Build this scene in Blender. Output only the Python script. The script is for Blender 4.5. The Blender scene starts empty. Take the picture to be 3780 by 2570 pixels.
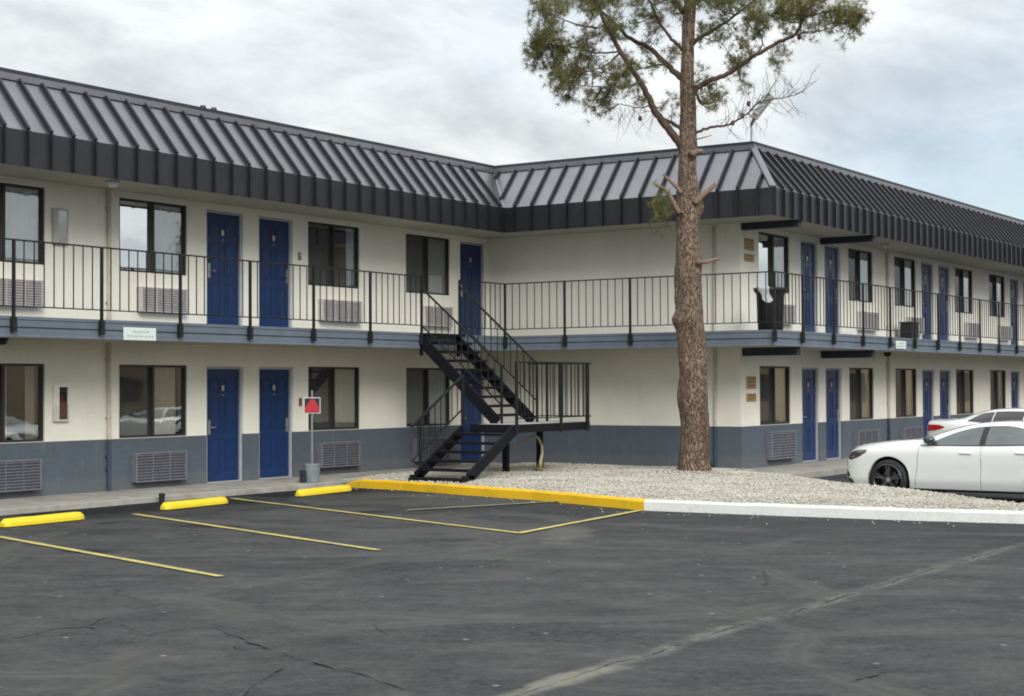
import bpy, bmesh, math, random
from mathutils import Vector, Matrix, noise
from mathutils.bvhtree import BVHTree
random.seed(7)
PI=math.pi
sc=bpy.context.scene
COL=sc.collection
B=6.186; D=1.305          # length of the short wing wall, balcony depth

# ------------------------------------------------------------------ helpers
class MB:
    def __init__(s): s.v=[]; s.f=[]
    def add(s,vs,fs):
        n=len(s.v); s.v+= [tuple(p) for p in vs]; s.f+=[tuple(i+n for i in f) for f in fs]; return s
    def box(s,x0,y0,z0,x1,y1,z1):
        if x0>x1:x0,x1=x1,x0
        if y0>y1:y0,y1=y1,y0
        if z0>z1:z0,z1=z1,z0
        return s.add([(x0,y0,z0),(x1,y0,z0),(x1,y1,z0),(x0,y1,z0),(x0,y0,z1),(x1,y0,z1),(x1,y1,z1),(x0,y1,z1)],
          [(0,3,2,1),(4,5,6,7),(0,1,5,4),(1,2,6,5),(2,3,7,6),(3,0,4,7)])
    def beam(s,p0,p1,w,h,up=(0,0,1)):
        p0=Vector(p0);p1=Vector(p1);d=(p1-p0).normalized();up=Vector(up)
        a=d.cross(up)
        if a.length<1e-6: a=d.cross(Vector((1,0,0)))
        a.normalize(); b=a.cross(d).normalized()
        vs=[]
        for p in (p0,p1):
            for i,j in ((-1,-1),(1,-1),(1,1),(-1,1)): vs.append(p+a*(i*w/2)+b*(j*h/2))
        return s.add(vs,[(0,1,2,3),(7,6,5,4),(0,4,5,1),(1,5,6,2),(2,6,7,3),(3,7,4,0)])
    def tube(s,pts,rad,n=8,cap=True):
        pts=[Vector(p) for p in pts]
        if not isinstance(rad,(list,tuple)): rad=[rad]*len(pts)
        vs=[];fs=[];pa=None
        for i,p in enumerate(pts):
            d=(pts[min(i+1,len(pts)-1)]-pts[max(i-1,0)]).normalized()
            if pa is None:
                a=d.cross(Vector((0,0,1)))
                if a.length<1e-3:a=Vector((1,0,0))
            else: a=pa-d*pa.dot(d)
            a.normalize();pa=a;b=d.cross(a)
            for k in range(n):
                t=2*PI*k/n; vs.append(p+(a*math.cos(t)+b*math.sin(t))*rad[i])
        for i in range(len(pts)-1):
            for k in range(n):
                k2=(k+1)%n; fs.append((i*n+k,i*n+k2,(i+1)*n+k2,(i+1)*n+k))
        if cap: fs.append(tuple(range(n-1,-1,-1))); m=(len(pts)-1)*n; fs.append(tuple(range(m,m+n)))
        return s.add(vs,fs)
    def lathe(s,prof,c=(0,0,0),n=24,axis='z',cap=True):
        vs=[];fs=[];c=Vector(c)
        for r,h in prof:
            for k in range(n):
                t=2*PI*k/n
                if axis=='z': q=Vector((r*math.cos(t),r*math.sin(t),h))
                else: q=Vector((r*math.cos(t),h,-r*math.sin(t)))
                vs.append(c+q)
        for i in range(len(prof)-1):
            for k in range(n):
                k2=(k+1)%n; fs.append((i*n+k,i*n+k2,(i+1)*n+k2,(i+1)*n+k))
        if cap: fs.append(tuple(range(n-1,-1,-1))); m=(len(prof)-1)*n; fs.append(tuple(range(m,m+n)))
        return s.add(vs,fs)
    def build(s,name,mat=None,parent=None,origin=None,smooth=False,bevel=0):
        me=bpy.data.meshes.new(name)
        if origin is not None:
            o=Vector(origin); vs=[tuple(Vector(p)-o) for p in s.v]
        else: vs=s.v
        me.from_pydata(vs,[],s.f); me.validate(); me.update()
        bm=bmesh.new(); bm.from_mesh(me); bmesh.ops.recalc_face_normals(bm,faces=bm.faces); bm.to_mesh(me); bm.free()
        if smooth:
            for p in me.polygons: p.use_smooth=True
        if mat: me.materials.append(mat)
        ob=bpy.data.objects.new(name,me); COL.objects.link(ob)
        if origin is not None and parent is None: ob.location=origin
        if parent: ob.parent=parent
        if bevel:
            m=ob.modifiers.new('bevel','BEVEL'); m.width=bevel; m.segments=2; m.limit_method='ANGLE'
        return ob
def empty(name,loc=(0,0,0),rz=0):
    o=bpy.data.objects.new(name,None); COL.objects.link(o); o.location=loc; o.rotation_euler=(0,0,rz); o.empty_display_size=.2; return o
def tag(o,label=None,cat=None,group=None,kind=None):
    if label:o['label']=label
    if cat:o['category']=cat
    if group:o['group']=group
    if kind:o['kind']=kind
    return o
def kids(o): return [c for c in list(COL.objects) if c.parent==o]
def copy_tree(o,parent=None,loc=None):
    c=o.copy(); COL.objects.link(c)
    if parent is not None: c.parent=parent
    for ch in kids(o):
        d=ch.copy(); COL.objects.link(d); d.parent=c
        for g in kids(ch):
            e=g.copy(); COL.objects.link(e); e.parent=d
    if loc is not None: c.location=loc
    return c
def lerp(a,b,t): return a+(b-a)*t
def sstep(a,b,x):
    t=max(0,min(1,(x-a)/(b-a))); return t*t*(3-2*t)
def crom(tab,x):
    n=len(tab)
    if x<=tab[0][0]: return tab[0][1]
    if x>=tab[-1][0]: return tab[-1][1]
    for i in range(n-1):
        if tab[i][0]<=x<=tab[i+1][0]: break
    x0,y0=tab[i];x1,y1=tab[i+1];h=x1-x0;t=(x-x0)/h
    def sl(k):
        if k==0 : return (tab[1][1]-tab[0][1])/(tab[1][0]-tab[0][0])
        if k==n-1: return (tab[-1][1]-tab[-2][1])/(tab[-1][0]-tab[-2][0])
        a=(tab[k][1]-tab[k-1][1])/(tab[k][0]-tab[k-1][0]); b=(tab[k+1][1]-tab[k][1])/(tab[k+1][0]-tab[k][0])
        return 0 if a*b<=0 else 2*a*b/(a+b)
    m0,m1=sl(i)*h,sl(i+1)*h
    return (2*t**3-3*t**2+1)*y0+(t**3-2*t**2+t)*m0+(-2*t**3+3*t**2)*y1+(t**3-t**2)*m1

# ------------------------------------------------------------------ materials
def nt(name):
    m=bpy.data.materials.new(name); m.use_nodes=True; t=m.node_tree; return m,t,t.nodes['Principled BSDF']
def N(t,typ,**k):
    n=t.nodes.new(typ)
    for a,b in k.items():
        if a in n.inputs.keys(): n.inputs[a].default_value=b
        else: setattr(n,a,b)
    return n
def ramp(t,src,stops):
    r=t.nodes.new('ShaderNodeValToRGB'); t.links.new(src,r.inputs[0]); e=r.color_ramp.elements
    while len(e)<len(stops): e.new(.5)
    for el,(p,c) in zip(e,stops):
        el.position=p; el.color=(c,c,c,1) if isinstance(c,(int,float)) else (*c,1)
    return r.outputs[0]
def mix(t,fac,a,b,mode='MIX'):
    n=t.nodes.new('ShaderNodeMix'); n.data_type='RGBA'; n.blend_type=mode
    for s_,v in ((0,fac),(6,a),(7,b)):
        if hasattr(v,'links'): t.links.new(v,n.inputs[s_])
        elif isinstance(v,(int,float)) : n.inputs[s_].default_value=v if s_==0 else (v,v,v,1)
        else: n.inputs[s_].default_value=(*v,1)
    return n.outputs[2]
def noi(t,scale,detail=4,rough=.55,vec=None,dist=0,sc3=None):
    n=N(t,'ShaderNodeTexNoise'); n.inputs['Scale'].default_value=scale; n.inputs['Detail'].default_value=detail
    n.inputs['Roughness'].default_value=rough; n.inputs['Distortion'].default_value=dist
    if vec is None:
        tc=N(t,'ShaderNodeTexCoord'); vec=tc.outputs['Object']
    if sc3:
        mp=N(t,'ShaderNodeMapping'); mp.inputs['Scale'].default_value=sc3; t.links.new(vec,mp.inputs[0]); vec=mp.outputs[0]
    t.links.new(vec,n.inputs['Vector']); return n.outputs['Fac']
def bump(t,b,h,st=.3,dist=.01):
    n=N(t,'ShaderNodeBump'); n.inputs['Strength'].default_value=st; n.inputs['Distance'].default_value=dist
    t.links.new(h,n.inputs['Height']); t.links.new(n.outputs[0],b.inputs['Normal'])
def M(name,col,rough=.6,metal=0,var=.15,scale=6,bmp=0,bscale=60,bdist=.004,spec=.5,coat=0,sc3=None):
    m,t,b=nt(name)
    f=noi(t,scale,5,.6,sc3=sc3)
    c=mix(t,ramp(t,f,[(.3,0),(.7,1)]),tuple(x*(1-var) for x in col),tuple(min(1,x*(1+var)) for x in col))
    t.links.new(c,b.inputs['Base Color']); b.inputs['Roughness'].default_value=rough; b.inputs['Metallic'].default_value=metal
    b.inputs['Specular IOR Level'].default_value=spec
    if coat: b.inputs['Coat Weight'].default_value=coat; b.inputs['Coat Roughness'].default_value=.05
    if bmp: bump(t,b,noi(t,bscale,4,.6),bmp,bdist)
    return m
def wall_mat(name,col,stain):
    m,t,b=nt(name)
    tc=N(t,'ShaderNodeTexCoord')
    # painted block: brick courses only in relief
    sx=N(t,'ShaderNodeSeparateXYZ'); t.links.new(tc.outputs['Object'],sx.inputs[0])
    ad=N(t,'ShaderNodeMath',operation='ADD'); t.links.new(sx.outputs[0],ad.inputs[0]); t.links.new(sx.outputs[1],ad.inputs[1])
    cb=N(t,'ShaderNodeCombineXYZ'); t.links.new(ad.outputs[0],cb.inputs[0]); t.links.new(sx.outputs[2],cb.inputs[1])
    br=N(t,'ShaderNodeTexBrick'); br.inputs['Scale'].default_value=1; br.inputs['Mortar Size'].default_value=.006
    br.inputs['Brick Width'].default_value=.4; br.inputs['Row Height'].default_value=.1; br.inputs['Mortar Smooth'].default_value=.6
    t.links.new(cb.outputs[0],br.inputs['Vector'])
    f1=noi(t,.9,5,.6); f2=noi(t,14,6,.7)
    f3=noi(t,1.0,5,.65,sc3=(5,5,.5))
    c=mix(t,ramp(t,f1,[(.3,0),(.7,1)]),tuple(x*.93 for x in col),tuple(min(1,x*1.05) for x in col))
    c=mix(t,ramp(t,f3,[(.55,0),(.8,.5)]),c,stain)
    c=mix(t,ramp(t,f2,[(.4,0),(.75,.25)]),c,tuple(x*.8 for x in col))
    zr_=N(t,'ShaderNodeMath',operation='MULTIPLY_ADD'); t.links.new(f2,zr_.inputs[0]); zr_.inputs[1].default_value=-.35; t.links.new(sx.outputs[2],zr_.inputs[2])
    c=mix(t,ramp(t,zr_.outputs[0],[(-.0,.30),(.10,0)]),c,(.15,.15,.145))
    f4=noi(t,3.0,6,.7); c=mix(t,ramp(t,f4,[(.56,0),(.72,.22)]),c,tuple(min(1,x*1.25+.01) for x in stain))
    t.links.new(c,b.inputs['Base Color']); b.inputs['Roughness'].default_value=.75
    h=mix(t,.35,br.outputs['Fac'],f2)
    inv=N(t,'ShaderNodeMath',operation='SUBTRACT'); inv.inputs[0].default_value=1; t.links.new(h,inv.inputs[1])
    bump(t,b,inv.outputs[0],.45,.006)
    return m
CREAM=wall_mat('cream paint',(.80,.775,.69),(.66,.62,.52))
SLATE=wall_mat('slate paint',(.080,.102,.128),(.15,.17,.19))
SLAB=M('slate balcony paint',(.12,.148,.185),.55,var=.12,scale=3,bmp=.2,bscale=30)
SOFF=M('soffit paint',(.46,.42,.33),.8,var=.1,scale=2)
ROOFM=M('charcoal roof metal',(.215,.215,.225),.33,.88,var=.10,scale=2.2,bmp=.08,bscale=2.5,bdist=.01)
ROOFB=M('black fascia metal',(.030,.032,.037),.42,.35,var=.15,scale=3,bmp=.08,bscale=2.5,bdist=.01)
ROOFR=M('dark rib metal',(.032,.034,.042),.42,.55,var=.12,scale=5)
ROOFC=M('grey coping metal',(.21,.215,.235),.42,.6,var=.12,scale=4)
NAVY=M('navy door paint',(.007,.029,.108),.38,var=.12,scale=4,bmp=.05)
JAMB=M('door jamb paint',(.36,.38,.40),.6,var=.1)
BRONZE=M('bronze window frame',(.035,.033,.03),.45,.3)
BLACK=M('black painted steel',(.006,.0065,.010),.6,spec=.25,var=.3,scale=12,bmp=.1)
RAIL=M('dark railing paint',(.013,.015,.015),.6,spec=.3,var=.25,scale=15)
BEAM=M('dark beam paint',(.022,.030,.042),.55,var=.2)
CURT_W=M('white curtain cloth',(.80,.84,.86),.9,var=.06)
CURT_B=M('beige curtain cloth',(.68,.60,.46),.9,var=.08)
CURT_G=M('grey curtain cloth',(.30,.34,.35),.9,var=.1)
CURT_D=M('dark blind cloth',(.03,.032,.03),.9,var=.1)
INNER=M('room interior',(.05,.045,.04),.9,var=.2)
ACM=M('beige grille metal',(.50,.47,.46),.55,var=.12,scale=8)
ACD=M('dark grille recess',(.10,.10,.11),.7)
ACL=M('slate painted grille metal',(.15,.155,.185),.55,var=.15,scale=8)
PIPE=M('cream pipe paint',(.46,.43,.36),.6)
PIPES=M('slate pipe paint',(.035,.05,.08),.6)
CONC=M('sidewalk concrete',(.30,.285,.255),.85,var=.28,scale=2.2,bmp=.5,bscale=40)
CONCL=M('landing concrete',(.42,.41,.39),.8,var=.15,scale=4,bmp=.3)
YEL=M('yellow kerb paint',(.82,.50,.010),.5,var=.13,scale=6,bmp=.5,bscale=25,bdist=.01)
YEL2=M('yellow stop paint',(.80,.60,.022),.5,var=.10,scale=6,bmp=.5,bscale=25,bdist=.01)
WHT=M('white kerb paint',(.66,.67,.64),.6,var=.12,scale=5,bmp=.6,bscale=25,bdist=.01)
STEEL=M('galvanised steel',(.40,.42,.43),.35,.7,var=.1)
GREYP=M('grey plastic',(.20,.23,.25),.55,var=.2)
RED=M('red sign paint',(.40,.010,.028),.5)
SIGNW=M('white sign face',(.62,.70,.68),.5,var=.08,scale=20)
SIGNG=M('grey lettering',(.34,.40,.38),.6)
TAN=M('tan plaque',(.36,.23,.085),.5,var=.25,scale=30)
TANB=M('brown plaque lettering',(.16,.09,.035),.5)
PLAS=M('black plastic',(.012,.013,.014),.42,var=.25,scale=4,bmp=.15,bscale=8)
BAG=M('white plastic bag',(.62,.62,.64),.4,var=.12,scale=15,bmp=.5,bscale=14,bdist=.02)
BRASS=M('number plate metal',(.50,.47,.42),.35,.6)
DRY=M('dry yellow stalk',(.36,.29,.10),.8,var=.25,scale=12)
DRYP=M('pale dry stalk',(.50,.45,.30),.8,var=.25,scale=12)
PAINT=M('white car paint',(.68,.70,.68),.25,0,var=.012,scale=2,coat=.9)
TYRE=M('tyre rubber',(.012,.012,.012),.75)
RIM=M('dark alloy',(.10,.105,.11),.28,.8,var=.1)
RIMB=M('bright alloy edge',(.50,.50,.52),.25,.9,var=.05)
CARB=M('black car trim',(.008,.008,.009),.4)
CGLASS=M('tinted car glass',(.055,.075,.070),.06,0,var=.2,scale=3,spec=.8,coat=.5)
CGLASSD=M('privacy car glass',(.006,.006,.007),.08,0,spec=.7)
HLAMP=M('headlight lens',(.06,.055,.05),.1,.3,var=.6,scale=22,coat=1)
TLAMP=M('tail light lens',(.36,.006,.012),.15,0,var=.3,scale=14,coat=1)
MIRR=M('dark mirror shell',(.03,.045,.045),.25,0,coat=.5)
def glass_mat():
    m,t,b=nt('window glass'); t.nodes.remove(b)
    tr=N(t,'ShaderNodeBsdfTransparent'); tr.inputs[0].default_value=(.90,.93,.93,1)
    gl=N(t,'ShaderNodeBsdfGlossy'); gl.inputs['Roughness'].default_value=.02; gl.inputs['Color'].default_value=(.85,.88,.88,1)
    fr=N(t,'ShaderNodeLayerWeight'); fr.inputs[0].default_value=.35
    ma=N(t,'ShaderNodeMath',operation='MULTIPLY_ADD'); ma.inputs[1].default_value=.8; ma.inputs[2].default_value=.24; ma.use_clamp=True
    t.links.new(fr.outputs[0],ma.inputs[0])
    bp=N(t,'ShaderNodeBump'); bp.inputs['Strength'].default_value=.08; bp.inputs['Distance'].default_value=.02
    t.links.new(noi(t,1.6,2,.5),bp.inputs['Height']); t.links.new(bp.outputs[0],gl.inputs['Normal'])
    mx=N(t,'ShaderNodeMixShader'); t.links.new(ma.outputs[0],mx.inputs[0]); t.links.new(tr.outputs[0],mx.inputs[1]); t.links.new(gl.outputs[0],mx.inputs[2])
    t.links.new(mx.outputs[0],t.nodes['Material Output'].inputs[0]); return m
GLASS=glass_mat()
def screen_mat():
    m,t,b=nt('insect screen'); b.inputs['Base Color'].default_value=(.035,.034,.032,1); b.inputs['Roughness'].default_value=.8
    tr=N(t,'ShaderNodeBsdfTransparent'); mx=N(t,'ShaderNodeMixShader'); mx.inputs[0].default_value=.62
    f=noi(t,2.5,3,.5); t.links.new(mix(t,f,(.02,.02,.018),(.055,.052,.048)),b.inputs['Base Color'])
    t.links.new(tr.outputs[0],mx.inputs[1]); t.links.new(b.outputs[0],mx.inputs[2]); t.links.new(mx.outputs[0],t.nodes['Material Output'].inputs[0]); return m
SCREEN=screen_mat()
def bark_mat():
    m,t,b=nt('pine bark')
    tc=N(t,'ShaderNodeTexCoord')
    mp=N(t,'ShaderNodeMapping'); mp.inputs['Scale'].default_value=(1,1,.34); t.links.new(tc.outputs['Object'],mp.inputs[0])
    nz=N(t,'ShaderNodeTexNoise'); nz.inputs['Scale'].default_value=9; t.links.new(mp.outputs[0],nz.inputs['Vector'])
    wv=mix(t,.2,mp.outputs[0],nz.outputs['Color'])
    vo=N(t,'ShaderNodeTexVoronoi'); vo.feature='DISTANCE_TO_EDGE'; vo.inputs['Scale'].default_value=26; t.links.new(wv,vo.inputs['Vector'])
    vc=N(t,'ShaderNodeTexVoronoi'); vc.inputs['Scale'].default_value=26; t.links.new(wv,vc.inputs['Vector'])
    h=ramp(t,vo.outputs['Distance'],[(0,0),(.12,1)])
    sx=N(t,'ShaderNodeSeparateXYZ'); t.links.new(tc.outputs['Object'],sx.inputs[0])
    zz=N(t,'ShaderNodeMath',operation='MULTIPLY_ADD'); t.links.new(sx.outputs[2],zz.inputs[0]); zz.inputs[1].default_value=.14; t.links.new(noi(t,1.6,3,.6),zz.inputs[2])
    base=mix(t,ramp(t,zz.outputs[0],[(.5,0),(1.15,1)]),(.145,.078,.048),(.185,.13,.092))
    pl=mix(t,ramp(t,vc.outputs['Color'],[(.2,0),(.9,1)]),base,(.27,.20,.15))
    c=mix(t,h,(.065,.042,.030),pl)
    c=mix(t,ramp(t,noi(t,4,4,.6),[(.45,0),(.75,.5)]),c,(.12,.08,.055))
    t.links.new(c,b.inputs['Base Color']); b.inputs['Roughness'].default_value=.95
    bump(t,b,h,1.0,.03); return m
BARK=bark_mat()
BRANCH=M('branch bark',(.085,.055,.042),.9,var=.35,scale=9,bmp=.6,bscale=30,bdist=.01)
CUT=M('cut branch wood',(.19,.13,.095),.85,var=.2,scale=9)
def needle_mat():
    m,t,b=nt('pine needles')
    c=mix(t,ramp(t,noi(t,1.3,4,.6),[(.3,0),(.7,1)]),(.088,.094,.032),(.25,.235,.075))
    c=mix(t,ramp(t,noi(t,9,3,.6),[(.35,0),(.8,.6)]),c,(.085,.088,.04))
    t.links.new(c,b.inputs['Base Color']); b.inputs['Roughness'].default_value=.6
    tl=N(t,'ShaderNodeBsdfTranslucent'); t.links.new(c,tl.inputs[0]); mx=N(t,'ShaderNodeMixShader'); mx.inputs[0].default_value=.35
    t.links.new(b.outputs[0],mx.inputs[1]); t.links.new(tl.outputs[0],mx.inputs[2]); t.links.new(mx.outputs[0],t.nodes['Material Output'].inputs[0])
    return m
NEED=needle_mat()
def asphalt_mat():
    m,t,b=nt('worn asphalt')
    tc=N(t,'ShaderNodeTexCoord'); ob=tc.outputs['Object']
    sx=N(t,'ShaderNodeSeparateXYZ'); t.links.new(ob,sx.inputs[0])
    def math(op,a,b_=None,c_=None,clamp=False):
        n=N(t,'ShaderNodeMath',operation=op); n.use_clamp=clamp
        for i,v in enumerate((a,b_,c_)):
            if v is None: continue
            if hasattr(v,'links'): t.links.new(v,n.inputs[i])
            else: n.inputs[i].default_value=v
        return n.outputs[0]
    big=noi(t,.28,7,.66); mid=noi(t,1.4,8,.72); fin=noi(t,14,8,.78); grit=noi(t,60,4,.8)
    rt=N(t,'ShaderNodeMapping'); rt.inputs['Rotation'].default_value=(0,0,math_.radians(57)); t.links.new(ob,rt.inputs[0])
    strk=noi(t,1.0,8,.74,vec=rt.outputs[0],sc3=(.8,1.7,1)); strk2=noi(t,1.3,8,.74,vec=rt.outputs[0],sc3=(1.0,1.9,1))
    c=mix(t,ramp(t,big,[(.32,0),(.68,1)]),(.030,.034,.037),(.066,.071,.073))
    c=mix(t,ramp(t,mid,[(.38,0),(.66,.7)]),c,(.094,.096,.094))
    pat=noi(t,.62,5,.6,dist=.25); c=mix(t,ramp(t,pat,[(.52,0),(.64,.55)]),c,(.030,.033,.036)); pat2=noi(t,.5,6,.66,vec=rt.outputs[0],sc3=(1,1.3,1)); c=mix(t,ramp(t,pat2,[(.53,0),(.70,.6)]),c,(.118,.116,.110))
    c=mix(t,ramp(t,strk,[(.46,0),(.72,.85)]),c,(.110,.110,.106))
    c=mix(t,ramp(t,strk2,[(.46,0),(.72,.8)]),c,(.026,.028,.031))
    c=mix(t,ramp(t,fin,[(.38,0),(.75,.5)]),c,(.165,.165,.16))
    c=mix(t,ramp(t,grit,[(.5,0),(.75,.55)]),c,(.016,.017,.019))
    # fresh dark sealer beside the sidewalk, irregular edge
    e=math('ADD',sx.outputs[1],math('MULTIPLY',math('SUBTRACT',mid,.5),2.6))
    c=mix(t,ramp(t,math('MULTIPLY_ADD',e,.35,1.35,True),[(.28,0),(.46,.8)]),c,(.022,.024,.027))
    # pale dusty patches
    def blob(cx,cy,ax,ay,ang,col,amt,ns=1.0):
        nonlocal c
        ca,sa=math_.cos(ang),math_.sin(ang)
        dx=math('SUBTRACT',sx.outputs[0],cx); dy=math('SUBTRACT',sx.outputs[1],cy)
        u=math('ADD',math('MULTIPLY',dx,ca/ax),math('MULTIPLY',dy,sa/ax)); v=math('ADD',math('MULTIPLY',dx,-sa/ay),math('MULTIPLY',dy,ca/ay))
        r=math('SQRT',math('ADD',math('MULTIPLY',u,u),math('MULTIPLY',v,v)))
        r=math('ADD',r,math('MULTIPLY',math('SUBTRACT',mid,.5),3.2*ns)); r=math('ADD',r,math('MULTIPLY',math('SUBTRACT',fin,.5),1.2))
        c=mix(t,ramp(t,r,[(.45,amt),(1.1,0)]),c,col)
    blob(-12.9,-9.9,1.5,.35,.5,(.23,.22,.185),.38)
    blob(-11.6,-4.8,1.5,.5,-.3,(.17,.155,.14),.40)
    blob(-8.3,-4.0,.7,1.2,.2,(.22,.20,.16),.42)
    blob(-21.4,-14.98,1.2,.16,.0,(.28,.27,.22),.65)
    blob(-13.4,-8.2,1.3,.6,-.6,(.15,.145,.135),.32)
    for (ox,oy,oa,ob_) in ((-14.3,-5.2,.30,.7),(-11.4,-5.6,.22,.5),(-17.4,-6.4,.25,.5),(-14.7,-3.7,.18,.3),(-10.6,-3.8,.2,.3)):
        blob(ox,oy,oa,ob_,.2,(.018,.019,.021),.6,.35)
    # asphalt darker toward the kerb, fading into the lot
    dk=math('MULTIPLY_ADD',math('ADD',sx.outputs[0],math('MULTIPLY',math('SUBTRACT',big,.5),6.0)),.25,3.45,True)
    c=mix(t,math('MULTIPLY',dk,.45),c,(.030,.033,.036))
    # long seam across the lot
    w=math('ADD',sx.outputs[1],math('MULTIPLY',math('SUBTRACT',noi(t,.6,4,.6),.5),.45))
    d=math('ABSOLUTE',math('ADD',w,14.98))
    wid=ramp(t,d,[(0,1),(.02,1),(.13,0)])
    x1=math('MULTIPLY_ADD',sx.outputs[0],1/3.0,23.5/3.0,True)
    sm=math('MULTIPLY',math('MULTIPLY',wid,ramp(t,noi(t,3.5,5,.7),[(.36,.08),(.66,1)])),x1)
    c=mix(t,math('MULTIPLY',sm,.68),c,(.25,.245,.22))
    d2=ramp(t,d,[(0,1),(.008,1),(.02,0)]); c=mix(t,math('MULTIPLY',math('MULTIPLY',d2,x1),ramp(t,mid,[(.45,0),(.55,.8)])),c,(.02,.02,.02))
    # crack network
    nzc=N(t,'ShaderNodeTexNoise'); nzc.inputs['Scale'].default_value=1.1; nzc.inputs['Detail'].default_value=5; t.links.new(ob,nzc.inputs['Vector'])
    wv=mix(t,.30,ob,nzc.outputs['Color'])
    vo=N(t,'ShaderNodeTexVoronoi'); vo.feature='DISTANCE_TO_EDGE'; vo.inputs['Scale'].default_value=.42; t.links.new(wv,vo.inputs['Vector'])
    ck=ramp(t,vo.outputs['Distance'],[(0,1),(.006,1),(.014,0)])
    mk=ramp(t,noi(t,.45,3,.6),[(.42,0),(.52,1)])
    cr=math('MULTIPLY',ck,mk); c=mix(t,math('MULTIPLY',cr,.75),c,(.018,.019,.02))
    vh=ramp(t,vo.outputs['Distance'],[(.006,.5),(.05,0)]); c=mix(t,math('MULTIPLY',vh,mk),c,(.14,.138,.13))
    # small pale stones
    vs=N(t,'ShaderNodeTexVoronoi'); vs.inputs['Scale'].default_value=3.2; t.links.new(ob,vs.inputs['Vector'])
    sp=math('MULTIPLY',ramp(t,vs.outputs['Distance'],[(0,1),(.05,1),(.09,0)]),ramp(t,vs.outputs['Color'],[(.45,0),(.6,1)]))
    c=mix(t,math('MULTIPLY',sp,.8),c,(.32,.31,.28))
    hs=N(t,'ShaderNodeHueSaturation'); hs.inputs['Value'].default_value=.80; t.links.new(c,hs.inputs['Color']); bc=N(t,'ShaderNodeBrightContrast'); bc.inputs['Contrast'].default_value=.035; bc.inputs['Bright'].default_value=-.004; t.links.new(hs.outputs[0],bc.inputs[0])
    t.links.new(bc.outputs[0],b.inputs['Base Color']); b.inputs['Roughness'].default_value=.9; b.inputs['Specular IOR Level'].default_value=.3
    h=mix(t,.5,fin,grit); h2=mix(t,cr,h,0.0); bump(t,b,h2,.6,.012)
    return m
math_=math
ASPH=asphalt_mat()
def scuffed(name,col,amt=.5):
    m,t,b=nt(name)
    f=noi(t,7,8,.75); f2=noi(t,2.2,5,.6); f3=noi(t,30,4,.7)
    c=mix(t,ramp(t,f3,[(.3,0),(.7,1)]),tuple(x*.88 for x in col),tuple(min(1,x*1.05) for x in col))
    c=mix(t,ramp(t,f,[(.60,0),(.68,amt)]),c,(.25,.235,.20))
    c=mix(t,ramp(t,f2,[(.56,0),(.74,amt*.8)]),c,tuple(x*.45+.03 for x in col))
    t.links.new(c,b.inputs['Base Color']); b.inputs['Roughness'].default_value=.65; bump(t,b,f3,.5,.01); return m
YEL=scuffed('yellow kerb paint',(.82,.50,.010)); YEL2=scuffed('yellow stop paint',(.82,.62,.022),.45); WHT=scuffed('white kerb paint',(.68,.69,.66),.45)
def line_mat(name,col):
    m,t,b=nt(name)
    c=mix(t,ramp(t,noi(t,12,6,.75),[(.42,0),(.72,.75)]),col,(.13,.125,.10))
    c=mix(t,ramp(t,noi(t,1.2,4,.6),[(.4,0),(.75,.6)]),c,(.15,.14,.11))
    t.links.new(c,b.inputs['Base Color']); b.inputs['Roughness'].default_value=.8; return m
LINE=line_mat('worn yellow line',(.56,.46,.12)); LINEF=line_mat('faded yellow line',(.26,.235,.13))
def gravel_mat(name,dark=False):
    m,t,b=nt(name)
    oi=noi(t,26,2,.5); o2=noi(t,1.2,4,.6)
    c=ramp(t,oi,[(.25,(.20,.185,.155)),(.40,(.34,.32,.27)),(.55,(.44,.42,.365)),(.72,(.56,.545,.49))])
    c=mix(t,ramp(t,o2,[(.42,0),(.70,.5)]),c,(.27,.235,.185))
    t.links.new(c,b.inputs['Base Color']); b.inputs['Roughness'].default_value=.85; bump(t,b,noi(t,60,3,.7),.6,.01); return m
GRAV=gravel_mat('white gravel')

# ------------------------------------------------------------------ ground
def gz(x,y): return -.12-.08*sstep(-8,-5.5,x)*sstep(-7.5,-9,y)
def axis():
    a=[-3000,-800,-250,-100,-60]; a+=[ -45+1.0*i for i in range(91)]; a+=[60,100,250,800,3000]; return a
g=MB(); ax=axis(); n=len(ax)
for y in ax:
    for x in ax: g.v.append((x,y,gz(x,y)+.006*noise.noise(Vector((x*.3,y*.3,0))) if abs(x)<50 and abs(y)<50 else -.12))
for j in range(n-1):
    for i in range(n-1): g.f.append((j*n+i,j*n+i+1,(j+1)*n+i+1,(j+1)*n+i))
tag(g.build('asphalt_ground',ASPH,smooth=True),kind='structure')
# sidewalk along the long wing: sloping slab with drop edge
def path(o,x0=-20,x1=30): return [(x0,-o),(-o,-o),(-o,-B-o),(x1,-B-o)]
s=MB()
xs=[-20+.5*i for i in range(28)]+[-6.9,-6.4,-5,-3,-1,0]
wob=lambda x:.05*noise.noise(Vector((x*.9,3,0)))
row=[]
for x in xs:
    e=-1.38+wob(x); k=len(s.v); s.v+=[(x,.02,.0),(x,e+.04,-.03),(x,e,-.045),(x,e-.015,-.2)]; row.append(k)
for a,b_ in zip(row,row[1:]):
    for i in range(3): s.f.append((a+i,b_+i,b_+i+1,a+i+1))
tag(s.build('sidewalk',CONC),kind='structure')
s=MB().box(-.75,-6.55,-.3,0.01,-1.36,.012)
s.box(-1.35,-7.75,-.3,30,-6.18,-.012)
tag(s.build('walkway',CONC,bevel=.01),kind='structure')
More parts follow.
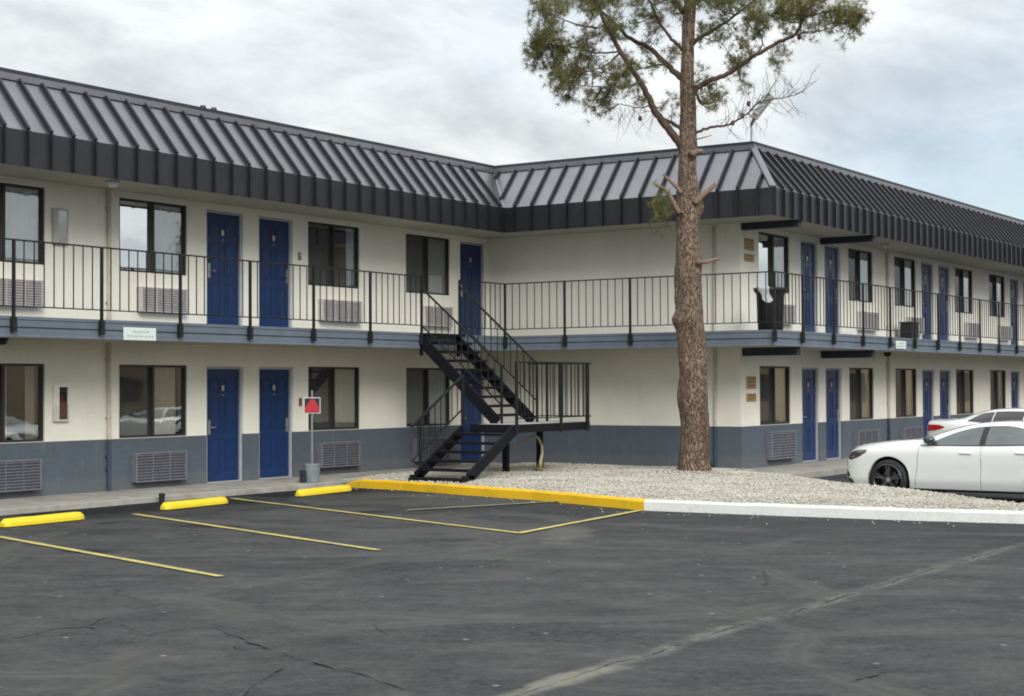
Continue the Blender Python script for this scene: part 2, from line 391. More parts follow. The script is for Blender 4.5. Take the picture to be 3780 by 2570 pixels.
# kerbs
def kerb(name,pts,mat,w=.15,h=.155,round0=False):
    m=MB(); P=[]
    for (a,b_) in zip(pts,pts[1:]):
        L=math.hypot(b_[0]-a[0],b_[1]-a[1]); k=max(2,int(L/.18))
        for i in range(k): P.append((lerp(a[0],b_[0],i/k),lerp(a[1],b_[1],i/k)))
    P.append(pts[-1]); prof=[(0.0,-.1),(.0,.0),(.006,h*.8),(.03,h),(w-.03,h),(w-.006,h*.8),(w,-.1)]
    rows=[]
    for i,(x,y) in enumerate(P):
        x2,y2=P[min(i+1,len(P)-1)]; x1_,y1_=P[max(i-1,0)]
        dx,dy=x2-x1_,y2-y1_; L=math.hypot(dx,dy); nx,ny=-dy/L,dx/L   # left normal of travel (towards +x)
        if nx<0: nx,ny=-nx,-ny
        tap=1 if not round0 else min(1,.45+i*.3)
        k=len(m.v); wb=.012*noise.noise(Vector((x*2.5,y*2.5,1)))
        for (u,z) in prof:
            zz=z*(tap if z>0 else 1)+ (.008*noise.noise(Vector((x*3,y*3,u*9))) if z>0 else 0)
            m.v.append((x+nx*(u+wb),y+ny*(u+wb),gz(x,y)+zz))
        rows.append(k)
    q=len(prof)
    for a,b_ in zip(rows,rows[1:]):
        for i in range(q-1): m.f.append((a+i,b_+i,b_+i+1,a+i+1))
    m.f.append(tuple(range(rows[0],rows[0]+q))); m.f.append(tuple(range(rows[-1]+q-1,rows[-1]-1,-1)))
    return tag(m.build(name,mat),kind='structure')
KC=(-9.19,-8.94)
kerb('yellow_kerb',[(-7.02,-1.62),(-7.25,-3.08),(-8.15,-6.35),KC],YEL,round0=True)
kerb('white_kerb',[(-9.19,-8.945),(-9.08,-11.1),(-8.94,-12.9),(-8.6,-15),(-8.3,-19)],WHT)
# gravel bed
poly=[(-6.93,-1.40),(-7.15,-3.08),(-8.05,-6.35),(-9.08,-8.96),(-8.97,-11.1),(-8.83,-12.9),(-8.5,-15),(-8.2,-19),(-7.9,-18.6),(-7.45,-14.3),(-4.95,-11.6),(-4.0,-10.15),(-1.9,-7.95),(-1.2,-6.55),(-.7,-6.45),(-.7,-1.40)]
def inside(x,y):
    c=False;j=len(poly)-1
    for i in range(len(poly)):
        xi,yi=poly[i];xj,yj=poly[j]
        if (yi>y)!=(yj>y) and x<(xj-xi)*(y-yi)/(yj-yi)+xi: c=not c
        j=i
    return c
def segd(x,y,a,b_):
    dx,dy=b_[0]-a[0],b_[1]-a[1];t=max(0,min(1,((x-a[0])*dx+(y-a[1])*dy)/(dx*dx+dy*dy)));return math.hypot(x-a[0]-t*dx,y-a[1]-t*dy)
def gh(x,y):
    de=min(segd(x,y,poly[i],poly[i+1]) for i in range(8,13)); dk=min(segd(x,y,poly[i],poly[i+1]) for i in range(0,7))
    z=.0+.04*sstep(0,1.2,dk)+.025*noise.noise(Vector((x*.8,y*.8,0)))
    z-= .0*de
    z=min(z,-.10+de*.75) if de<.25 else z
    dt=math.hypot(x+2.5,y+6.4); z+=.06*math.exp(-(dt/.9)**2)
    return z
gm=MB(); st=.16; X0,Y0=-9.3,-19.1; nx,ny=int(9/st),int(18/st); idx={}
def gv(i,j):
    if (i,j) not in idx:
        x,y=X0+i*st,Y0+j*st; idx[(i,j)]=len(gm.v); gm.v.append((x,y,gh(x,y)-.012))
    return idx[(i,j)]
for i in range(nx):
    for j in range(ny):
        if all(inside(X0+(i+a)*st,Y0+(j+b_)*st) for a,b_ in ((0,0),(1,0),(1,1),(0,1))): gm.f.append((gv(i,j),gv(i+1,j),gv(i+1,j+1),gv(i,j+1)))
OCT=[(1,0,0),(-1,0,0),(0,1,0),(0,-1,0),(0,0,1),(0,0,-1)]; OF=[(0,2,4),(2,1,4),(1,3,4),(3,0,4),(2,0,5),(1,2,5),(3,1,5),(0,3,5)]
cnt=0
while cnt<30000:
    x=random.uniform(-9.3,-.6);y=random.uniform(-17,-1.4)
    if not inside(x,y): continue
    cnt+=1; r=random.uniform(.011,.026); a=random.random()*PI; ca,sa=math.cos(a),math.sin(a); z=gh(x,y)+r*.15
    rx,ry,rz=r*random.uniform(.8,1.5),r*random.uniform(.7,1.1),r*random.uniform(.5,.9)
    gm.add([(x+ca*u*rx-sa*v*ry,y+sa*u*rx+ca*v*ry,z+w*rz+u*.3*rz) for u,v,w in OCT],OF)
for _ in range(70):
    t_=random.random()**.7; i=random.choice([0,1,2,3,4,5]); a,b_=poly[i],poly[i+1]; q_=random.random(); x=lerp(a[0],b_[0],q_)-.17-abs(random.gauss(0,.35)); y=lerp(a[1],b_[1],q_)
    r=random.uniform(.010,.02); z=gz(x,y)+.008
    gm.add([(x+u*r*1.2,y+v*r,z+w*r*.7) for u,v,w in OCT],OF)
tag(gm.build('gravel',GRAV),'white and tan gravel bed inside the painted kerb','gravel',kind='stuff')
# parking lines
def strip(m,a,b_,w=.10,dz=.012,k=24):
    dx,dy=b_[0]-a[0],b_[1]-a[1];L=math.hypot(dx,dy);nx,ny=-dy/L*w/2,dx/L*w/2;base=len(m.v)
    for i in range(k+1):
        t=i/k;x=a[0]+dx*t;y=a[1]+dy*t
        w1=1+.25*noise.noise(Vector((x*4,y*4,0)))
        for sgn in (1,-1): m.v.append((x+nx*sgn*w1,y+ny*sgn*w1,gz(x,y)+dz))
    for i in range(k): q=base+2*i; m.f.append((q,q+2,q+3,q+1))
l=MB()
strip(l,(-16.72,-3.9),(-18.44,-9.38)); strip(l,(-13.45,-2.95),(-15.7,-9.15)); strip(l,(-10.35,-1.95),(-13.2,-9.44),dz=.012); strip(l,(-13.22,-9.40),(-9.27,-8.95),dz=.016)
strip(l,(-19.9,-5.0),(-21.3,-9.6))
tag(l.build('parking_lines',LINE),kind='structure')
CR=[[(-22.4,-10.68),(-22.11,-10.7),(-21.84,-10.7),(-21.52,-10.61),(-21.34,-10.75),(-20.91,-10.47)],[(-21.34,-10.75),(-21.43,-11.0)],[(-21.09,-10.84),(-21.4,-11.45),(-21.06,-11.41),(-20.85,-11.55),(-21.06,-11.98),(-21.26,-12.37),(-21.4,-12.69),(-21.55,-13.06),(-21.67,-13.31),(-21.8,-13.62),(-21.79,-13.76),(-21.94,-14.01),(-22.06,-14.29),(-22.11,-14.54)],[(-22.93,-13.75),(-22.71,-13.6),(-22.47,-13.49),(-22.07,-13.29),(-21.90,-13.20)],[(-19.6,-9.2),(-19.87,-9.47),(-20.05,-10.01),(-20.22,-10.32)],[(-19.8,-11.57),(-19.24,-11.36),(-19.01,-11.33),(-18.4,-11.2)],[(-20.03,-12.47),(-20.48,-12.97)],[(-21.53,-12.34),(-21.44,-12.35),(-21.5,-12.52)],[(-15.15,-13.52),(-15.99,-13.96),(-16.4,-14.1)],[(-20.5,-16.54),(-20.24,-16.55),(-20.0,-16.6)],[(-18.2,-10.2),(-17.5,-10.6),(-16.9,-10.5),(-16.3,-10.9),(-15.6,-10.8)]]
cm_=MB(); rc_=random.Random(4)
for pl in CR:
    P=[]
    for a,b_ in zip(pl,pl[1:]):
        k=max(2,int(math.hypot(b_[0]-a[0],b_[1]-a[1])/.05))
        for i in range(k): P.append((lerp(a[0],b_[0],i/k)+rc_.gauss(0,.012),lerp(a[1],b_[1],i/k)+rc_.gauss(0,.012)))
    P.append(pl[-1]); base=len(cm_.v)
    for i,(x,y) in enumerate(P):
        x2,y2=P[min(i+1,len(P)-1)];x1_,y1_=P[max(0,i-1)];dx,dy=x2-x1_,y2-y1_;LL=math.hypot(dx,dy) or 1
        w_=.0065*(.35+1.3*rc_.random())*(1 if 0<i<len(P)-1 else .2)*(.5+1.0*abs(noise.noise(Vector((x*2,y*2,5)))*2))
        z_=gz(x,y)+.012
        cm_.v+=[(x-dy/LL*w_,y+dx/LL*w_,z_),(x+dy/LL*w_,y-dx/LL*w_,z_)]
    for i in range(len(P)-1): q=base+2*i; cm_.f.append((q,q+1,q+3,q+2))
tag(cm_.build('asphalt_cracks',M('crack filler',(.034,.036,.037),.95)),kind='structure')
l=MB(); strip(l,(-11.0,-6.0),(-8.3,-7.0),.10,.020)
tag(l.build('faded_line',LINEF),kind='structure')

# ------------------------------------------------------------------ building
bld=empty('motel_building',(0,0,0)); tag(bld,'two storey cream and slate motel with dark ribbed mansard roof and blue doors','building')
ZB,ZS0,ZS1,ZF0,ZF1,ZR=.853,2.451,2.756,4.961,5.494,6.50
S=.756
WW,WZ0,WZ1,DW,DZ=1.58,.86,2.09,.95,2.075
UF=2.800 # upper storey offset
A_win=[-18.98,-14.13,-10.98,-6.16,-3.045]; A_door=[(-16.9,0),(-15.5,1),(-8.92,0),(-7.55,1),(-1.08,0)]
C_win=[.90,5.88,8.95,13.70,16.80,21.7]; C_door=[(3.10,0),(4.45,1),(10.95,0),(12.32,1),(18.88,0),(20.3,1)]
def wallgrid(m,y,x0,x1,z0,z1,ops,th=.22):
    xs=sorted({x0,x1,*[v for o in ops for v in (o[0],o[1]) if x0<v<x1]}); zs=sorted({z0,z1,*[v for o in ops for v in (o[2],o[3]) if z0<v<z1]})
    def op(i,j):
        cx,cz=(xs[i]+xs[i+1])/2,(zs[j]+zs[j+1])/2
        return any(o[0]<cx<o[1] and o[2]<cz<o[3] for o in ops)
    for i in range(len(xs)-1):
        for j in range(len(zs)-1):
            if op(i,j): continue
            a,b_,c,d=xs[i],xs[i+1],zs[j],zs[j+1]
            for yy in (y,y+th): m.add([(a,yy,c),(b_,yy,c),(b_,yy,d),(a,yy,d)],[(0,1,2,3)])
            if i>0 and op(i-1,j): m.add([(a,y,c),(a,y+th,c),(a,y+th,d),(a,y,d)],[(0,1,2,3)])
            if i<len(xs)-2 and op(i+1,j): m.add([(b_,y,c),(b_,y+th,c),(b_,y+th,d),(b_,y,d)],[(0,1,2,3)])
            if j>0 and op(i,j-1): m.add([(a,y,c),(b_,y,c),(b_,y+th,c),(a,y+th,c)],[(0,1,2,3)])
            if j<len(zs)-2 and op(i,j+1): m.add([(a,y,d),(b_,y,d),(b_,y+th,d),(a,y+th,d)],[(0,1,2,3)])
def ops_for(wins,doors,off):
    o=[(x,x+WW,WZ0+off,WZ1+off) for x in wins]; o+=[(x,x+DW,off-.05,DZ+off) for x,_ in doors]; return o
for (nm,mat,z0,z1) in (('wall_base',SLATE,-.3,ZB),('wall',CREAM,ZB,5.3)):
    m=MB()
    oA=ops_for(A_win,A_door,0)+ops_for(A_win,A_door,UF); oC=ops_for(C_win,C_door,0)+ops_for(C_win,C_door,UF)
    wallgrid(m,0,-20,0,z0,z1,oA); wallgrid(m,-B,0,30,z0,z1,oC)
    m.add([(0,0,z0),(0,-B,z0),(0,-B,z1),(0,0,z1)],[(0,1,2,3)]); m.add([(.22,.22,z0),(.22,-B+.22,z0),(.22,-B+.22,z1),(.22,.22,z1)],[(0,1,2,3)])
    m.add([(-20,0,z0),(-20,8,z0),(-20,8,z1),(-20,0,z1)],[(0,1,2,3)]); m.add([(-20,8,z0),(30,8,z0),(30,8,z1),(-20,8,z1)],[(0,1,2,3)])
    m.add([(30,8,z0),(30,-B,z0),(30,-B,z1),(30,8,z1)],[(0,1,2,3)])
    me=bpy.data.meshes.new(nm); me.from_pydata(m.v,[],m.f); me.materials.append(mat); o=bpy.data.objects.new(nm,me); COL.objects.link(o); o.parent=bld
tag(bpy.data.objects['wall_base'],'slate blue painted lower wall band'); tag(bpy.data.objects['wall'],'cream painted block wall')
# interior: back walls and floors (dark rooms)
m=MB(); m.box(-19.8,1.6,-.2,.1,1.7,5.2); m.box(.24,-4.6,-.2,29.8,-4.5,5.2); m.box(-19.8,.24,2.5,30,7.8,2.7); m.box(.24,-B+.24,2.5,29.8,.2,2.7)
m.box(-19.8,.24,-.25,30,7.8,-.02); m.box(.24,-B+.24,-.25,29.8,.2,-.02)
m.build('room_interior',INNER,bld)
# balcony slab with profiled edge and painted soffits
def ring(m,prof,x0=-20,x1=30):
    rows=[path(o,x0,x1) for o,z in prof]
    for k in range(len(prof)-1):
        for i in range(3):
            a,b_=rows[k][i],rows[k][i+1];c,d=rows[k+1][i+1],rows[k+1][i];z0,z1=prof[k][1],prof[k+1][1]
            m.add([(*a,z0),(*b_,z0),(*c,z1),(*d,z1)],[(0,1,2,3)])
m=MB(); ring(m,[(-.01,ZS1+.035),(D-.02,ZS1),(D+.012,ZS1),(D+.012,ZS1-.045),(D,ZS1-.055),(D,ZS1-.15),(D-.025,ZS1-.165),(D-.025,ZS0+.12),(D,ZS0+.105),(D,ZS0+.03),(D+.012,ZS0+.02),(D+.012,ZS0),(D-.06,ZS0)])
m.build('balcony_floor',SLAB,bld)
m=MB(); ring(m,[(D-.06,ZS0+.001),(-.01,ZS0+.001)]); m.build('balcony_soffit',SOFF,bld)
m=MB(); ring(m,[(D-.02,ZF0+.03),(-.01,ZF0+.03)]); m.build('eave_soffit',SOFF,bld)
# joints in the cream walls + downspouts
for (x,y,nxy) in ((-11.25,0,0),(8.35,-B,0)):
    for (z0,z1,mt) in ((0.0,ZB,PIPES),(ZB,ZS0,PIPE),(ZS1,ZF0,PIPE)):
        p_=MB().tube([(x,y-.05,z0),(x,y-.05,z1)],.032,10)
        for zz in (z0+.35,z1-.3): p_.box(x-.045,y-.055,zz,x+.045,y-.002,zz+.03)
        p_.build('downpipe',mt,bld,smooth=False)
for (z0,z1,mt) in ((0.0,ZB,PIPES),(ZB,ZS0,PIPE),(ZS1,ZF0,PIPE)):
    MB().tube([(-.045,-5.62,z0),(-.045,-5.62,z1)],.028,10).build('downpipe',mt,bld)
# mansard roof
rf=MB(); ring(rf,[(D,ZF1),(D-S,ZR-.10)]); NP=len(rf.f)
roof=empty('roof_anchor')
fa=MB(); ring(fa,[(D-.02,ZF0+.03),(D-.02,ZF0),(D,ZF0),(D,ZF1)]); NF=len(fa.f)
m=MB(); ring(m,[(D-S+.02,ZR-.13),(D-S+.05,ZR-.13),(D-S+.05,ZR-.03),(D-S-.10,ZR-.02),(D-S-.10,ZR-.2)])
m.build('lower_coping',ROOFC,roof)
m=MB(); ring(m,[(D-S+.02,ZR-.03),(D-S+.035,ZR+.035),(D-S-.2,ZR+.045),(D-S-.2,ZR-.3)]); m.build('coping',M('top flashing',(.10,.11,.13),.4,.6),roof)
m=MB(); m.add([(-20,-D+S+.15,ZR-.25),(30,-D+S+.15,ZR-.25),(30,9,ZR-.25),(-20,9,ZR-.25)],[(0,1,2,3)]); m.add([(-D+S+.15,-B-D+S+.15,ZR-.26),(30,-B-D+S+.15,ZR-.26),(30,0,ZR-.26),(-D+S+.15,0,ZR-.26)],[(0,1,2,3)])
m.build('roof_deck',INNER,roof)
sp=.432; RW,RH=.042,.062
ZT=ZR-.13; tt=(ZT-ZF1)/(ZR-.10-ZF1)
def slope_pt(seg,u,t):
    o=D-S*t; z=lerp(ZF1,ZR-.10,t)
    return {'A':(u,-o,z),'B':(-o,u,z),'C':(u,-B-o,z)}[seg]
Nn=Vector((0,-(ZR-.10-ZF1),S)).normalized()
for seg,u0,u1 in (('A',-20,-D),('B',-B-D,-D),('C',-D,30)):
    cnt=int((u1-u0)/sp)+3
    for k in range(cnt):
        if seg=='A': u=-D-.16-k*sp
        elif seg=='B': u=-D-.2-k*sp+ .8
        else: u=-D+.06+k*sp
        if seg=='A' : 
            if u<-19.95: continue
        # vertical fascia rib
        inb={'A':u<-D-.02,'B':-B-D+.02<u<-D-.02,'C':u>-D+.02}[seg]
        nrm={'A':Vector((0,-1,0)),'B':Vector((-1,0,0)),'C':Vector((0,-1,0))}[seg]
        ns={'A':Nn,'B':Vector((Nn.y,0,Nn.z)),'C':Nn}[seg]
        if inb:
            p0=Vector(slope_pt(seg,u,0)); a=p0.copy(); a.z=ZF0-.004
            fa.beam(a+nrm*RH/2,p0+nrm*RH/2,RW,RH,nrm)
        # slope rib with valley and hip clipping
        t0,t1=0,tt
        if seg in 'AB' and u>-D+S-.02: continue
        if seg in 'AB' and u>-D: t0=(u+D)/S
        if seg=='B':
            if u<-B-D+.02: continue
            lim=(u+B+D)/S
            if lim<t1: t1=lim-.03
        if seg=='C':
            lim=(u+D)/S
            if lim<t1: t1=lim-.03
            if u>29.9: continue
        if t1-t0<.05: continue
        rf.beam(Vector(slope_pt(seg,u,t0))+ns*RH/2,Vector(slope_pt(seg,u,t1))+ns*RH/2,RW,RH,ns)
roof2=rf.build('mansard_roof',ROOFM,bld); roof2.data.materials.append(ROOFR)
for i,p in enumerate(roof2.data.polygons): p.material_index=0 if i<NP else 1
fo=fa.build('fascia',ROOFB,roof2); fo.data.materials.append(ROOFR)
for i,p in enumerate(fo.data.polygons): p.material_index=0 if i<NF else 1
for ch in kids(roof): ch.parent=roof2
bpy.data.objects.remove(roof); roof=roof2
hip=MB(); hip.beam((-D-.01,-B-D-.01,ZF1+.01),(-D+S-.01,-B-D+S-.01,ZR-.08),.13,.05,Vector((-1,-1,1)))
hip.build('hip_cap',ROOFC,roof)
va=MB(); va.beam((-D-.0,-D-.0,ZF1+.012),(-D+S,-D+S,ZR-.09),.12,.012,Vector((-1,-1,1.4))); va.build('valley_flashing',ROOFC,roof)
# dark downstand beams under the walkway of the right wing
for x in (.06,4.18):
    MB().box(x,-B-D+.10,ZS0-.165,x+.16,-B-.004,ZS0+.02).build('beam',BEAM,bld,bevel=.008)
    MB().box(x,-B-D+.05,ZF0-.11,x+.16,-B-.004,ZF0+.05).build('beam',BEAM,bld,bevel=.008)

# ---- windows
def curtain_mesh(x0,x1,z0,z1,amp=.018,y=.15,wl=.11):
    m=MB();k=max(4,int((x1-x0)/.02));
    for i in range(k+1):
        x=lerp(x0,x1,i/k); yy=y+amp*math.sin(x*2*PI/wl+math.sin(x*7)*1.2)
        m.v+=[(x,yy,z0),(x,yy+.01,z1)]
    for i in range(k): q=2*i; m.f.append((q,q+2,q+3,q+1))
    return m
rw_=random.Random(21)
def window(x,y,zoff,left,right,up,parent):
    h=WZ1-WZ0; f=MB(); w=.038
    f.box(0,.03,0,WW,.10,w); f.box(0,.03,h-w,WW,.10,h); f.box(0,.03,w,w,.10,h-w); f.box(WW-w,.03,w,WW,.10,h-w)
    f.box(WW/2-.03,.02,w,WW/2+.03,.095,h-w)
    f.box(w,.045,w,w+.02,.085,h-w); f.box(WW-w-.02,.045,w,WW-w,.085,h-w)
    fr=f.build('window',BRONZE,parent); fr.location=(x,y,zoff+WZ0)
    for a,b_,yy in ((WW/2+.03,WW-w-.02,.068),(w+.02,WW/2-.03,.080)):
        MB().add([(a,yy,w),(b_,yy,w),(b_,yy,h-w),(a,yy,h-w)],[(0,1,2,3)]).build('pane',GLASS,fr)
    if left not in ('open','white','whitegap'):
        MB().add([(w+.02,.05,w),(WW/2-.03,.05,w),(WW/2-.03,.05,h-w),(w+.02,.05,h-w)],[(0,1,2,3)]).build('screen',SCREEN,fr)
    top=h-.24 if up else h-.03
    def fill(side,kind):
        a,b_=(.05,WW/2-.03) if side==0 else (WW/2+.03,WW-.05)
        L=[]
        if kind=='white': L=[(a,b_,.0,h,CURT_W)]
        elif kind=='beige': L=[(a,b_,.0,h,CURT_B)]
        elif kind=='grey': L=[(a,b_,.0,h,CURT_G)]
        elif kind=='whitegap': L=[(a,a+.16,0,h,CURT_W),(b_-.32,b_,.0,h,CURT_W)]
        elif kind=='open2': L=[(a,a+.10,.0,h,CURT_B),(b_-.22,b_,.0,h,CURT_B)]
        elif kind=='beige2': L=[(a,b_-.10,.0,h,CURT_B)]
        elif kind=='gappy': L=[(a+.12,b_,.0,h,CURT_W)]
        elif kind=='short': L=[(a,b_,.0,h*.72,CURT_W)]
        elif kind=='strip': L=[(b_-.24,b_,0,h,CURT_W)]
        elif kind=='halfw': L=[(a,b_,.42,h,CURT_G),(a+.02,b_-.05,.0,.44,CURT_W)]
        elif kind=='split': L=[(a,lerp(a,b_,.45),0,h,CURT_G),(lerp(a,b_,.45),b_,0,h,CURT_W)]
        for q,(c,d,e,g_,mt) in enumerate(L): curtain_mesh(c,d,e,g_,y=.122+.02*q,wl=rw_.uniform(.09,.16),amp=rw_.uniform(.012,.022)).build('curtain',mt,fr,smooth=True)
    fill(0,left if left!='open' else 'dark'); fill(1,right)
    if up=='never':
        MB().box(.05,.115,h-.30,WW-.05,.12,h).build('valance',CURT_D,fr)
    return fr
for x,l_,r_ in zip(A_win,['beige','dark','dark','dark','dark'],['beige','open2','beige2','beige','grey']): window(x,0,0,l_,r_,None,bld)
for x,l_,r_,u in zip(A_win,['white','white','whitegap','dark','dark'],['white','white','white','strip','halfw'],['val','val','val',None,None]):
    w_=window(x,0,UF,l_ if l_!='white' else 'white',r_,u,bld)
for x,l_,r_ in zip(C_win,['grey','grey','beige','grey','beige','beige'],['beige','beige','beige2','beige','open2','beige']): window(x,-B,0,l_,r_,None,bld)
for x,l_,r_ in zip(C_win,['white','dark','dark','dark','dark','dark'],['white','gappy','white','gappy','white','white']): window(x,-B,UF,l_,r_,'val',bld)
# ---- doors
def make_door(hand):
    lf=MB(); lf.box(.05,.07,.02,DW-.05,.115,DZ-.045)
    iw=DW-.10; 
    for (px0,px1) in ((.13,.42),(.53,.82)):
        for (a,b_) in ((.2,.78),(.92,1.5),(1.62,1.86)):
            x0,x1=px0,px1
            # raised moulding frame and raised field
            lf.box(x0,.060,a,x1,.0705,a+.018); lf.box(x0,.060,b_-.018,x1,.0705,b_); lf.box(x0,.060,a+.018,x0+.018,.0705,b_-.018); lf.box(x1-.018,.060,a+.018,x1,.0705,b_-.018)
            lf.box(x0+.045,.064,a+.045,x1-.045,.0705,b_-.045)
    d=lf.build('door',NAVY,None,bevel=.003)
    fr=MB(); fr.box(0,.035,0,.05,.14,DZ); fr.box(DW-.05,.035,0,DW,.14,DZ); fr.box(.05,.035,DZ-.045,DW-.05,.14,DZ); fr.box(.05,.03,-.01,DW-.05,.12,.018)
    fr.build('door_frame',JAMB,d)
    hx=.12 if hand==0 else DW-.12
    hm=MB().box(hx-.028,.045,.86,hx+.028,.068,1.12); hm.tube([(hx,.05,.99),(hx,.0,.99)],.012,8); hm.tube([(hx,.0,.99),(hx+(.11 if hand==0 else -.11),.0,.985)],.011,8)
    hm.build('handle',STEEL,d,bevel=.004)
    MB().box(hx-.03,.05,1.17,hx+.03,.068,1.27).build('deadbolt',BRONZE,d,bevel=.004)
    MB().box(DW/2-.035,.054,1.64,DW/2+.035,.0595,1.74).build('number_plate',BRASS,d,bevel=.003)
    MB().box(DW/2-.012,.054,1.55,DW/2+.012,.0595,1.575).build('peephole',BRASS,d)
    return d
protoD=[make_door(0),make_door(1)]; used=[0,0]
for (L_,y) in ((A_door,0),(C_door,-B)):
    for x,h in L_:
        for off in (0,UF):
            if used[h]: d=copy_tree(protoD[h])
            else: d=protoD[h]; used[h]=1
            d.parent=bld; d.location=(x,y,off)
# ---- railings
PA=[-19.25,-17.6,-15.93,-14.28,-12.6,-10.92,-9.26,-7.59,-5.95,-4.33]; PA2=[-3.03,-D-.0]
PB=[-D,-2.83,-4.38,-5.93,-B-D]; PC=[-D,0.0,1.62,3.27,4.93,6.55,8.19,9.85,11.5,13.15,14.8,16.45,18.1,19.75,21.4,23.05,24.7,26.35,28.0]
RT,RB=3.865,2.90; EO=D+.045
def bay(a,b_,posts=(1,0)):
    a=Vector((*a,0));b_=Vector((*b_,0)); m=MB()
    m.beam(a+Vector((0,0,RT)),b_+Vector((0,0,RT)),.038,.022); m.beam(a+Vector((0,0,RB)),b_+Vector((0,0,RB)),.028,.018)
    L=(b_-a).length;k=max(2,round(L/.18))
    for i in range(1,k):
        p=a.lerp(b_,i/k); m.box(p.x-.007,p.y-.007,RB,p.x+.007,p.y+.007,RT)
    r=m.build('railing',RAIL,bld)
    for fl,p in zip(posts,(a,b_)):
        if fl:
            q=MB(); q.box(p.x-.02,p.y-.02,ZS1-.02,p.x+.02,p.y+.02,RT-.011)
            q.box(p.x-.036,p.y-.036,ZS0+.07,p.x+.036,p.y+.036,ZS1-.02)
            q.build('post',RAIL,r)
EA=lambda x:(x,-EO); EB=lambda y:(-EO,y); EC=lambda x:(x,-B-EO)
for i in range(len(PA)-1): bay(EA(PA[i]),EA(PA[i+1]),(1,i==len(PA)-2))
bay(EA(PA2[0]),(-EO,-EO),(1,1))
PBx=[-EO]+PB[1:-1]+[-B-EO]
for i in range(len(PBx)-1): bay(EB(PBx[i]),EB(PBx[i+1]),(1 if i else 0,1 if i==len(PBx)-2 else 0))
PCx=[-EO]+PC[1:]
for i in range(len(PCx)-1): bay(EC(PCx[i]),EC(PCx[i+1]),(1 if i else 0,0))

# ------------------------------------------------------------------ air conditioners
def make_ac(mat):
    w,h,dp=1.02,.42,.13
    sh=MB(); sh.box(0,-dp,0,w,-.002,.02); sh.box(0,-dp,h-.02,w,-.002,h); sh.box(0,-dp,.02,.03,-.002,h-.02); sh.box(w-.03,-dp,.02,w,-.002,h-.02)
    r=empty('air_conditioner'); sh.build('case',mat,r,bevel=.004)
    MB().box(.03,-dp+.05,.02,w-.03,-dp+.06,h-.02).build('back_panel',ACD,r)
    gm_=MB()
    for k in range(9):
        z=.045+k*.041; gm_.beam((.03,-dp+.018,z),(w-.03,-dp+.018,z),.036,.014,Vector((0,1.1,1)))
    for x in (w*.33,w*.66): gm_.box(x-.006,-dp+.004,.02,x+.006,-dp+.03,h-.02)
    gm_.build('grille',mat,r); return r
pacs={0:make_ac(ACL),1:make_ac(ACM)}; uac={0:0,1:0}
def ac(x,y,z,k,label,w=1.0,h=1.0):
    if uac[k]: o=copy_tree(pacs[k])
    else: o=pacs[k]; uac[k]=1
    o.location=(x,y,z); o.scale=(w,1,h); tag(o,label,'air conditioner','through wall air conditioners')
ac(-13.75,0,.11,0,'slate louvred air conditioner under the ground floor window cut off at the left edge',1.02,1.15)
ac(-10.72,0,.11,0,'slate louvred air conditioner between the downpipe and first pair of ground floor doors',1.17,1.18)
ac(-5.92,0,.14,0,'slate louvred air conditioner on the ground floor just behind the small red sign',1.17,1.15)
ac(-2.83,0,.14,0,'slate louvred air conditioner low on the wall behind the foot of the black stairs',1.17,1.15)
ac(-13.75,0,2.98,1,'pale louvred air conditioner behind the railing under the leftmost upstairs window',1.05,1.0)
ac(-10.60,0,2.99,1,'pale louvred air conditioner behind the railing left of the upstairs door pair',1.08,1.0)
ac(-5.88,0,2.98,1,'pale louvred air conditioner behind the railing right of the upstairs door pair',1.2,1.0)
ac(-2.55,0,2.98,1,'pale louvred air conditioner behind the railing at the top of the black stairs',1.0,1.0)
ac(1.2,-B,.13,0,'slate louvred air conditioner by the outer corner under the tan plaques',1.25,1.4)
ac(6.10,-B,.15,0,'slate louvred air conditioner low on the right wing just above the white car bonnet',1.3,1.1)
ac(9.25,-B,.15,0,'slate louvred air conditioner on the right wing right behind the bonnet, past the downpipe',1.3,1.1)
ac(1.25,-B,2.99,1,'pale louvred air conditioner half hidden behind the black bin on the balcony',1.2,1.0)
ac(6.35,-B,2.98,1,'pale louvred upstairs air conditioner right of the two doors past the black bin',1.15,1.05)
ac(9.75,-B,2.98,1,'pale louvred upstairs air conditioner beside the small black box on the balcony',1.0,1.0)
ac(14.4,-B,2.98,1,'pale louvred upstairs air conditioner right of the second door pair of the right wing',1.15,1.0)
ac(17.5,-B,2.98,1,'pale louvred upstairs air conditioner furthest right, beyond the second door pair',1.1,1.0)

# ------------------------------------------------------------------ staircase
stc=empty('staircase',(-4.3,-3.5,0)); tag(stc,'black steel L shaped stairs with open treads and mid landing in the corner','staircase')
O=(-4.3,-3.5,0)
XL,XR=-4.31,-3.05; Y0_,Y1_=-1.36,-3.12; ZT0,ZL=ZS1,.985
m=MB()
m.beam((XL,Y0_+.02,ZT0-.16),(XL,Y1_+.0,ZL+.02),.045,.215); m.box(XL-.0225,-1.36,ZT0-.45,XL+.0225,-1.30,ZT0)
m.build('stringer',BLACK,stc,O)
m=MB(); m.beam((XR,Y0_+.02,ZT0-.16),(XR,Y1_+.0,ZL+.02),.045,.215); m.box(XR-.0225,-1.36,ZT0-.45,XR+.0225,-1.30,ZT0)
m.build('stringer',BLACK,stc,O)
nt_=9
for k in range(nt_+1):
    t=k/(nt_+1) ; y=lerp(Y0_-.04,Y1_,t); z=lerp(ZT0,ZL,t)
    if k==0: MB().box(XL-.02,y-.10,z-.05,XR+.02,y+.08,z-.005).build('tread',BLACK,stc,O); continue
    MB().box(XL+.025,y-.13,z-.05,XR-.025,y+.11,z).build('tread',BLACK,stc,O)
